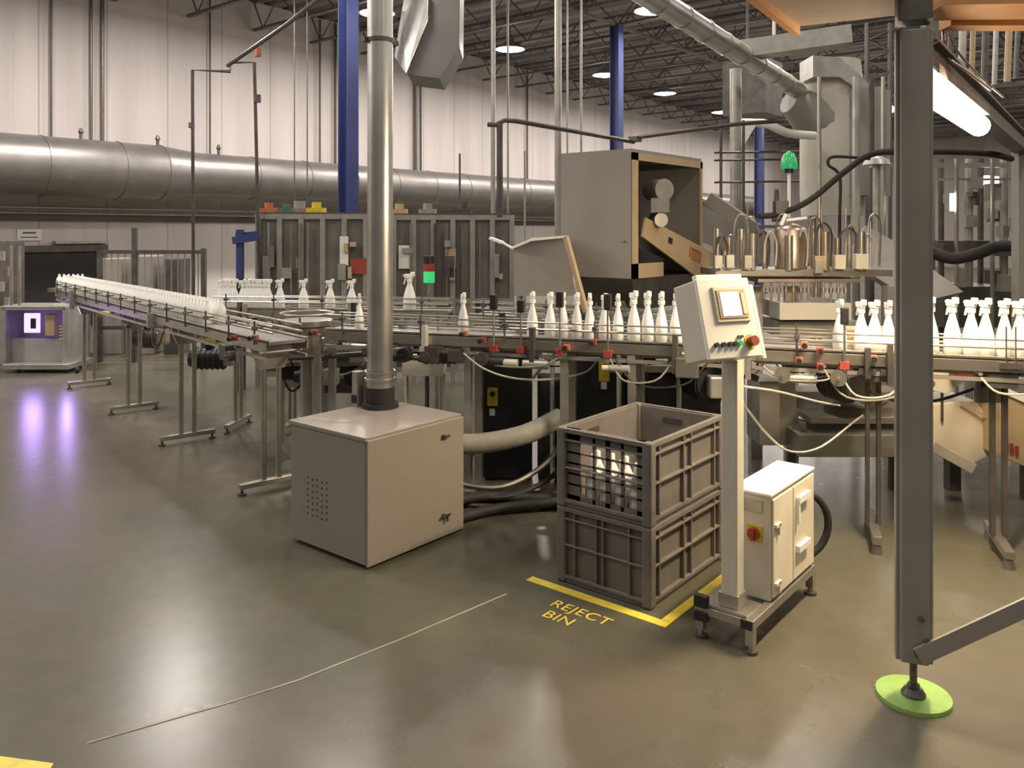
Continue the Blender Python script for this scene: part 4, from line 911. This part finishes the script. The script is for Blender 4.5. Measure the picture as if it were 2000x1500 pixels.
wsb(22, 150, 598, 606, 10.4, .5, 'alu', 'top_rail'); wsb(22, 34, 600, 712, 10.4, .5, 'alu', 'post'); wsb(142, 152, 600, 716, 10.4, .5, 'stationgrey', 'post')
wsb(36, 142, 662, 712, 10.55, .4, 'stationgrey', 'base_cabinet'); wsb(36, 142, 606, 662, 10.8, .1, 'hopgrey', 'back_panel')
wsb(48, 78, 612, 650, 10.5, .03, 'violet', 'violet_screen'); wsb(60, 70, 622, 642, 10.47, .02, 'black', 'screen_mask'); wsb(126, 136, 612, 655, 10.5, .03, 'violet', 'violet_light_bar')
for k in range(5): wsb(116, 134, 636+6*k, 639+6*k, 10.46, .03, 'yellow', 'yellow_slat')
wsb(92, 110, 614, 656, 10.5, .1, 'tan', 'door')
wsb(30, 160, 712, 722, 10.3, .6, 'alu', 'plinth')
for px in (36, 150):
    q = W(px, 10.35); MB().cyl((q.x-.02, q.y, .035), (q.x+.02, q.y, .035), .035, n=12).build('caster', 'rubber', ws, world=True)
v = P(64, 632, 10.2); lt = area('violet_light', v, (PI/2, 0, YAW-PI/2+PI), .2, .25, 4, (.5, .32, 1)); 
v = P(131, 632, 10.2); area('violet_light', v, (PI/2, 0, YAW-PI/2+PI), .06, .3, 3.5, (.5, .32, 1))
mb, c, wd, z0, z1_ = xbox('', '', '', -60, 16, 470, 700, 10.8, .8, 'dsteel'); 
dm = thing('dark_machine', 'dark machine cut by the left picture edge', 'machine', (c.x, c.y, 0)); mb.build('body', 'dsteel', dm, world=True, bevel=.01)
for k, (px, py) in enumerate(((4, 500), (12, 530), (3, 560), (14, 590), (6, 630))):
    MB().box(P(px, py, 10.57), (.04, .06, .12), YAW).build('fitting', ['alu', 'steel', 'hopgrey', 'alu', 'steel'][k], dm, world=True)
for px in (22, 38): MB().cyl(P(px, 480, 10.5), P(px, 600, 10.5), .02, n=6).build('pipe', 'steel', dm, world=True)

# ------------------------------------------------------------------ grey hopper with elevator
hx, hy = 5.73, 3.41; hl, hw = 1.24, .70; hz0, hz1 = 1.41, 2.43
hp_ = thing('hopper', 'large grey box hopper with an open dark front right side', 'hopper', (hx+hl/2, hy+hw/2, 0))
t = .03
sh = MB()
sh.box((hx+t/2, hy+hw/2, (hz0+hz1)/2), (t, hw, hz1-hz0))
sh.build('left_wall', 'hopgrey', hp_, world=True)
MB().box((hx+hl-t/2, hy+hw/2, (hz0+hz1)/2), (t, hw-.004, hz1-hz0)).box((hx+hl/2+t/2, hy+hw-t/2-.003, (hz0+hz1)/2), (hl-2.2*t, t, hz1-hz0-.004)).box((hx+hl/2, hy+hw/2, hz1+t/2), (hl, hw, t)).build('shell', 'hopgrey', hp_, world=True)
MB().box((hx+.04, hy-.005, (hz0+hz1)/2), (.08, .02, hz1-hz0)).box((hx+hl/2, hy-.005, hz1-.03), (hl, .02, .06)).box((hx+hl-.02, hy-.005, (hz0+hz1)/2), (.04, .02, hz1-hz0)).box((hx+.25, hy-.005, hz0+.06), (.5, .02, .12)).build('front_frame', 'tan', hp_, world=True)  # tan stands in for warm light falling on the grey frame
MB().box((hx+hl/2, hy+hw-.06, (hz0+hz1)/2), (hl-.1, .03, hz1-hz0-.1)).build('inner_shade', 'black', hp_, world=True)  # black sheet standing in for the shade inside the hopper
MB().prism([(hx, hy, hz0), (hx+hl, hy, hz0), (hx+hl-.1, hy+.1, hz0-.28), (hx+.25, hy+.1, hz0-.28)], (0, hw-.15, 0)).build('lower_funnel', 'dsteel', hp_, world=True)  # dark colour carries the shadow on the hopper's sloping underside
for xx in (hx+.1, hx+hl-.1):
    for yy in (hy+.2, hy+hw-.08): MB().box((xx+.1, yy, (hz0-.1)/2), (.05, .05, hz0-.1)).build('leg', 'alu', hp_, world=True)
MB().box((hx-.01, hy+.06, hz0+.3), (.012, .012, .012)).build('rivet', 'dsteel', hp_, world=True)
m0 = P(1298, 370, 6.75)
MB().cyl(m0, m0+Vector((.1, .18, .0)), .09, n=16).box(m0+Vector((.02, .05, -.13)), (.12, .14, .12), .4).cyl(m0+Vector((.0, .03, -.25)), m0+Vector((.1, .15, -.25)), .06, n=12).build('drive_unit', 'alu', hp_, world=True, smooth=True)
solo('tan_brace', 'thin tan brace leaning from the small hopper to the belt', 'brace', MB().bar(P(1105, 462, 6.4), P(1150, 628, 6.2), .03, .04), 'tan')
# small hopper
mb = MB()
sa, sb_, sc_, sd = P(1003, 486, 6.9), P(1005, 578, 6.9), P(1125, 578, 6.6), P(1106, 462, 6.6)
mb.prism([sa, sb_, sc_, sd, P(1040, 466, 6.75)], Fw*.45)
sh_ = thing('small_hopper', 'small grey hopper with a bright sloping rim left of the big one', 'hopper', W(1060, 6.9))
mb.build('body', 'hopgrey', sh_, world=True); MB().bar(sa+Vector((0,0,.01)), P(1040, 468, 6.72), .03, .02).bar(P(1040, 468, 6.72), sd, .03, .02).bar(P(958, 465, 7.0), P(982, 474, 6.95), .06, .02).bar(P(982, 474, 6.95), sa, .03, .012).build('rim', 'white', sh_, world=True)
for px in (1015, 1100): q = W(px, 7.0); MB().box((q.x, q.y, .62), (.04, .04, 1.24)).build('leg', 'alu', sh_, world=True)
# elevator
ev = thing('inclined_elevator', 'inclined tan sided elevator trough running down out of the hopper', 'elevator', W(1340, 6.5))
yN = 3.37
def ev_p(px, py, Y):
    X = wallx(px, Y); D = Vector((X, Y, 0)).dot(Fw); return Vector((X, Y, H-(py-HORIZ)*D/FPX))
q = [ev_p(1262, 425, yN), ev_p(1405, 500, yN), ev_p(1408, 546, yN), ev_p(1360, 540, yN), ev_p(1255, 462, yN)]
MB().prism(q, (0, .02, 0)).build('near_side_plate', 'tan', ev, world=True)
q2 = [ev_p(1325, 368, yN+.4), ev_p(1500, 462, yN+.4), ev_p(1500, 520, yN+.4), ev_p(1290, 440, yN+.4)]
MB().prism(q2, (0, .02, 0)).build('far_side_plate', 'hopgrey', ev, world=True)
MB().bar(q2[0], q2[1], .05, .03).build('rim', 'tan', ev, world=True)
fl = [q[0]+Vector((0,.02,-.1)), q[1]+Vector((0,.02,-.1)), q[1]+Vector((0,.38,-.1)), q[0]+Vector((0,.38,-.1))]
MB().prism(fl, (0, 0, -.02)).build('trough_floor', 'alu', ev, world=True)
for px in (1385,): 
    pz = ev_p(px, 530, yN); MB().box((pz.x, pz.y+.2, pz.z/2), (.06, .06, pz.z)).build('leg', 'alu', ev, world=True)
# marks on the plate
dq = (q[1]-q[0]).normalized(); ang = math.atan2(dq.z, dq.x)
def plate_mark(u, v, w__, h__, m, nm):
    c = q[0]+dq*u+Vector((0, -.004, v)); mm = Matrix.Rotation(-ang, 3, 'Y')
    MB().box(c, (w__, .004, h__), mtx=mm).build(nm, m, ev, world=True)
plate_mark(.42, -.09, .07, .05, 'black', 'logo_plate')
for k, (dx_, h__) in enumerate(((.80, .07), (.85, .10), (.90, .10), (.95, .09), (1.0, .10))): plate_mark(dx_, -.11, .025, h__, 'orange', 'orange_letter_stroke')
plate_mark(.9, -.06, .2, .012, 'orange', 'orange_letter_stroke')
solo('square_tube_chute', 'dark square chute end sticking up behind the elevator', 'chute', MB().bar(P(1385, 388, 7.6), P(1478, 450, 7.4), .12, .12), 'hopgrey')

# ------------------------------------------------------------------ filler / capping machine
FD = 6.2
fl_ = thing('filling_machine', 'stainless filling machine with rows of valves and looping hoses', 'machine', W(1560, FD))
def fb(px0, px1, py0, py1, D, dep, m, nm, bevel=.004):
    a = P(px0, py0, D); b = P(px1, py1, D); c = W((px0+px1)/2, D+dep/2)
    return MB().box((c.x, c.y, (a.z+b.z)/2), (dep, (px1-px0)*D/FPX, a.z-b.z), YAW).build(nm, m, fl_, world=True, bevel=bevel)
fb(1375, 1722, 526, 540, FD, .5, 'steel', 'upper_deck'); fb(1460, 1660, 545, 552, FD+.02, .45, 'copper', 'manifold_bar')
fb(1500, 1640, 592, 625, FD, .5, 'cabgrey', 'lower_shroud'); fb(1500, 1660, 628, 660, FD+.1, .5, 'alu', 'lower_bed')
fb(1462, 1760, 680, 700, 5.3, .35, 'dsteel', 'conveyor_drive_box')
fb(1645, 1748, 640, 700, 5.1, .1, 'tan', 'guard_plate')
for k in range(13):
    px = 1400+k*23.5; D = FD+.12*(k % 3)
    n_ = MB().cyl(P(px, 528, D), P(px, 448+random.uniform(-8, 18), D), random.uniform(.015, .034), n=10)
    n_.build('valve_cylinder', ['steel', 'copper', 'steel', 'alu'][k % 4], fl_, world=True, smooth=True)
for k in range(12):
    px = 1492+k*14.5; D = FD+.05*(k % 2)
    MB().cyl(P(px, 550, D), P(px, 588+random.uniform(-6, 4), D), .009, n=8).cyl(P(px, 562, D), P(px, 572, D), .018, n=8).build('filling_nozzle', 'steel' if k % 2 else 'copper', fl_, world=True)
MB().lathe([(.10, 0), (.12, .02), (.12, .30), (.10, .33), (.03, .36)], P(1545, 528, FD+.1), 24).build('supply_tank', 'copper', fl_, world=True, smooth=True)
for k in range(16):
    px = 1395+k*20+random.uniform(-4, 4); w__ = random.uniform(18, 42); h__ = random.uniform(30, 75); D = FD+random.uniform(-.05, .35)
    MB().tube([P(px, 515, D), P(px+2, 515-h__, D), P(px+w__*.5, 505-h__-12, D-.03), P(px+w__, 515-h__, D), P(px+w__-2, 520, D)], random.choice((.006, .009, .007)), 6).build('hose_loop', random.choice(['steel', 'cable', 'dsteel', 'hose']), fl_, world=True, smooth=True)
fb(1628, 1648, 498, 526, FD-.05, .08, 'cream', 'valve_block'); fb(1668, 1693, 496, 526, FD-.05, .08, 'cream', 'valve_block'); fb(1588, 1608, 500, 526, FD-.05, .08, 'tan', 'valve_block')  # cream blocks have the light on them put into their colour
for px, py in ((1402, 503), (1425, 502), (1460, 503), (1598, 512)): fb(px-8, px+8, py-4, py+22, FD-.06, .06, 'alu', 'valve_block')
MB().bar(P(1535, 430, FD), P(1575, 425, FD), .03, .02).bar(P(1525, 440, FD), P(1535, 418, FD), .03, .02).build('top_bracket', 'white', fl_, world=True)
for px in (1475, 1740, 1545):
    q = W(px, FD+.3); MB().box((q.x, q.y, .68), (.09, .09, 1.36), YAW).build('leg', 'alu', fl_, world=True)
for px in (1460, 1520, 1605, 1652, 1700): MB().cyl(P(px, 524, FD+.25), P(px, 380+random.uniform(0, 60), FD+.25), .007, n=6).build('thin_rod', 'alu', fl_, world=True)
# base frame of the machine
bf = thing('steel_trough', 'low stainless base trough of the filling machine left of the near post', 'machine base', W(1640, 5.7))
def bb_(px0, px1, py0, py1, D, dep, m, nm, par=bf):
    a = P(px0, py0, D); b = P(px1, py1, D); c = W((px0+px1)/2, D+dep/2)
    return MB().box((c.x, c.y, (a.z+b.z)/2), (dep, (px1-px0)*D/FPX, a.z-b.z), YAW).build(nm, m, par, world=True, bevel=.004)
bb_(1532, 1760, 850, 893, 5.5, .5, 'alu', 'trough'); bb_(1560, 1760, 815, 828, 5.6, .4, 'steel', 'upper_rail'); bb_(1560, 1572, 825, 852, 5.6, .05, 'steel', 'upright')
bb_(1470, 1510, 745, 870, 5.6, .3, 'hopgrey', 'column'); bb_(1512, 1545, 745, 870, 5.75, .2, 'alu', 'column')
bb_(1545, 1748, 765, 812, 5.9, .25, 'hopgrey', 'panel')
for px in (1545, 1745): 
    q = W(px, 5.7); MB().box((q.x, q.y, .14), (.05, .05, .28), YAW).build('leg', 'dsteel', bf, world=True)
# machine details under rail at px 1660-1745
solo('hanging_pump', 'cream pump body hanging under the belt left of the near post', 'pump', MB().cyl(P(1690, 738, 5.0), P(1712, 790, 5.0), .05, n=14).box(P(1700, 735, 5.0), (.09, .16, .05), YAW), 'tan', smooth=True)
solo('round_pump', 'round dark pump head under the conveyor near the post', 'pump', MB().lathe([(.04, -.05), (.13, -.02), (.13, .03), (.06, .06)], P(1650, 800, 5.3), 18), 'dsteel', smooth=True)
# green beacon
q = W(1541, 6.5)
bcn = thing('green_beacon', 'green dome beacon on a thin white pole above the filling machine', 'beacon', (q.x, q.y, P(0, 425, 6.5).z))
MB().cyl(P(1541, 425, 6.5), P(1541, 338, 6.5), .014, n=8).build('pole', 'white', bcn, world=True)
MB().cyl(P(1541, 338, 6.5), P(1541, 330, 6.5), .035, n=14).build('base', 'black', bcn, world=True)
zz = P(0, 330, 6.5).z
MB().lathe([(.062, 0), (.066, .02), (.058, .08), (.035, .125), (.005, .14)], (q.x, q.y, zz), 18).build('dome', 'greenlens', bcn, world=True, smooth=True)
# big black hose diagonal
solo('thick_black_hose', 'thick black hose sloping up from the filling machine to the upper right', 'hose', MB().tube([P(1482, 422, 6.4), P(1520, 418, 6.4), P(1580, 392, 6.3), P(1650, 335, 6.2), P(1700, 302, 6.1), P(1760, 296, 6.0), P(1850, 296, 6.0), P(1930, 300, 6.0), P(1975, 310, 6.2)], .024, 10), 'rubber', smooth=True)
solo('hooked_black_cable', 'black cable hooked into a curl above the thick hose', 'cable', MB().tube([P(1640, 500, 6.7), P(1640, 420, 6.7), P(1640, 345, 6.7), P(1618, 322, 6.7), P(1622, 308, 6.7), P(1645, 306, 6.7), P(1700, 310, 6.6)], .013, 8), 'rubber', smooth=True)
solo('cable_bundle', 'black cluster of cable joints at the beacon foot', 'cable', MB().tube([P(1515, 415, 6.4), P(1517, 370, 6.4), P(1519, 410, 6.4), P(1530, 425, 6.4), P(1508, 430, 6.4)], .016, 6).box(P(1525, 405, 6.4), (.08, .1, .1), YAW), 'dsteel')

# ------------------------------------------------------------------ right side background
q = [P(1655, 505, 7.0), P(1690, 440, 7.4), P(1745, 470, 7.2), P(1882, 570, 6.4), P(1812, 586, 6.3), P(1740, 560, 6.5)]
solo('sloping_chute', 'grey sheet metal chute sloping down behind the near post', 'chute', MB().prism(q, Vector((.08, .05, -.03))), 'hopgrey')
rm = thing('process_tower', 'tall dark process frame with tubes behind the far platform post', 'machine', W(1900, 8.5))
def rbx(px0, px1, py0, py1, D, dep, m, nm):
    a = P(px0, py0, D); b = P(px1, py1, D); c = W((px0+px1)/2, D+dep/2)
    return MB().box((c.x, c.y, (a.z+b.z)/2), (dep, (px1-px0)*D/FPX, a.z-b.z), YAW).build(nm, m, rm, world=True)
rbx(1700, 2100, 318, 326, 8.0, .1, 'alu', 'rail'); rbx(1810, 2100, 348, 352, 8.1, .05, 'alu', 'rail'); rbx(1810, 2100, 560, 640, 8.3, .6, 'dsteel', 'lower_cabinet')
rbx(1815, 2100, 470, 500, 8.2, .3, 'dsteel', 'cross_member')
for k, px in enumerate((1600, 1672, 1702, 1725, 1818, 1838, 1868, 1892, 1915, 1938, 1960, 2010, 2050)):
    D = 8.0+.4*(k % 3); zt_ = P(0, 150 if px < 1760 else 310, D).z; q = W(px, D)
    MB().cyl((q.x, q.y, 0), (q.x, q.y, zt_), (.02, .04, .03)[k % 3], n=8).build('upright', ['steel', 'alu', 'dsteel'][k % 3], rm, world=True)
for k in range(18):
    px = 1820+random.uniform(0, 170); py = random.uniform(340, 560)
    rbx(px, px+random.uniform(8, 26), py, py+random.uniform(6, 40), 7.9+random.uniform(0, .6), .12, random.choice(['alu', 'steel', 'dsteel', 'dsteel', 'hopgrey']), 'fitting')
solo('dark_ribbed_hose', 'dark ribbed hose sagging behind the bright bottles', 'hose', MB().tube([P(1812, 490, 7.2), P(1860, 505, 7.1), P(1910, 495, 7.0), P(1960, 480, 7.0), P(2040, 490, 7.0)], .05, 10), 'rubber', smooth=True)
solo('white_work_lamp', 'small glowing yellow strip lamp high at the right behind the near post', 'lamp', MB().bar(P(1922, 352, 9.0), P(1962, 356, 9.0), .08, .1), 'tube')
solo('glowing_sight_tube', 'bright vertical sight tube behind the near post', 'tube', MB().cyl(P(1861, 378, 8.0), P(1861, 412, 8.0), .028, n=10), 'tube')  # brightness painted as glow; the sight tube is no lamp
solo('hood_shade', 'conical metal cover on a column left of the near post, under the thick hose', 'cover', MB().lathe([(.12, 0), (.10, .05), (.02, .08)], P(1712, 322, 7.5), 14).cyl(P(1712, 322, 7.5), P(1712, 470, 7.5), .035, n=10), 'alu', smooth=True)
# hanging tubes up right behind the beam
for i, px in enumerate((1862, 1885, 1905, 1930, 1950, 1975, 1992)):
    a_ = P(px+10, 30, 9+.3*i); b_ = P(px-8, 190-6*i, 9+.3*i)
    solo('hanging_tube', ['first', 'second', 'third', 'fourth', 'fifth', 'sixth', 'seventh'][i]+' from the left of the slanting tubes above the overhead beam', 'tube', MB().cyl(b_, Vector((a_.x, a_.y, CZ+.05)), .03+.01*(i % 2), n=8), ['dsteel', 'alu', 'tan'][i % 3], 'slanting tubes at the upper right', smooth=True)
# truss mast left of post
ms = thing('lattice_mast', 'narrow lattice mast just left of the near post top', 'mast', W(1712, 12))
for px in (1693, 1738): q0 = W(px, 12); MB().cyl((q0.x, q0.y, 0), P(px, 45, 12), .03, n=6).build('upright', 'truss', ms, world=True)
wb = MB()
for k in range(9): wb.cyl(P(1693 if k % 2 else 1738, 60+k*20, 12), P(1738 if k % 2 else 1693, 80+k*20, 12), .015, n=5)
wb.build('lattice', 'truss', ms, world=True)
# cream units under the right conveyor
cu = thing('drive_housing', 'cream angular drive housing under the belt right of the near post', 'housing', W(1880, 5.6))
q = [P(1812, 790, 5.5), P(1905, 782, 5.5), P(1938, 822, 5.5), P(1948, 845, 5.5), P(1932, 890, 5.5), P(1890, 912, 5.5), P(1812, 870, 5.5)]
MB().prism(q, Fw*.35).build('body', 'cream', cu, world=True, bevel=.006)
MB().prism([P(1808, 705, 5.45), P(1905, 700, 5.45), P(1900, 735, 5.45), P(1850, 770, 5.45), P(1808, 760, 5.45)], Fw*.3).build('upper_cover', 'cream', cu, world=True, bevel=.004)
MB().bar(P(1815, 868, 5.3), P(1895, 912, 5.3), .1, .07).build('lower_bar', 'cream', cu, world=True, bevel=.004)
MB().bar(P(1876, 785, 5.46), P(1938, 822, 5.46), .01, .014).build('seam', 'tan', cu, world=True)
MB().box(P(1840, 782, 5.48), (.02, .01, .28), YAW).build('gap_strip', 'dsteel', cu, world=True)
MB().lathe([(.01, 0), (.09, .02), (.1, .05), (.01, .075)], P(1886, 738, 5.35), 14).build('red_knob', 'red', cu, world=True, smooth=True)
q = W(1860, 5.7); MB().box((q.x, q.y, .2), (.08, .08, .4), YAW).build('pedestal', 'dsteel', cu, world=True)
cu2 = thing('reject_housing', 'cream housing with a red mark at the right picture edge', 'housing', W(1990, 5.4))
MB().prism([P(1952, 755, 5.3), P(2060, 800, 5.3), P(2060, 935, 5.3), P(1955, 893, 5.3)], Fw*.3).build('body', 'tan', cu2, world=True, bevel=.005)
MB().prism([P(1952, 752, 5.28), P(2060, 798, 5.28), P(2060, 812, 5.28), P(1952, 765, 5.28)], Fw*.3).build('top_edge', 'white', cu2, world=True)
for k, px in enumerate((1966, 1976, 1986)): MB().box(P(px, 870+5*k, 5.285), (.006, .02, .06), YAW).build('red_letter_stroke', 'red', cu2, world=True)
q = W(2010, 5.5); MB().box((q.x, q.y, .12), (.08, .08, .26), YAW).build('pedestal', 'dsteel', cu2, world=True)
solo('black_air_line', 'thin black air line sagging right of the near post', 'cable', MB().tube([P(1700, 765, 4.7), P(1760, 785, 4.7), P(1830, 782, 4.7), P(1900, 760, 4.7), P(1950, 742, 4.6), P(2010, 725, 4.6)], .009, 8), 'rubber', smooth=True)
solo('side_table_post', 'wide grey mounting plate above the right conveyor leg', 'plate', MB().box(P(1930, 738, 4.68), (.03, .15, .28), YAW), 'alu')
b0 = PM0+dirM*onM(1960)+Vector((dirM.y, -dirM.x, 0))*.15
rodt = thing('sensor_stand', 'pair of thin dark rods clamped on the right conveyor rail', 'stand', (b0.x, b0.y, 1.05), math.atan2(dirM.y, dirM.x))
for s in (-.02, .025): MB().cyl((s, 0, 0), (s, 0, .23), .004, n=6).build('rod', 'dsteel', rodt)
MB().box((0, 0, .02), (.1, .03, .03)).build('clamp', 'dsteel', rodt)
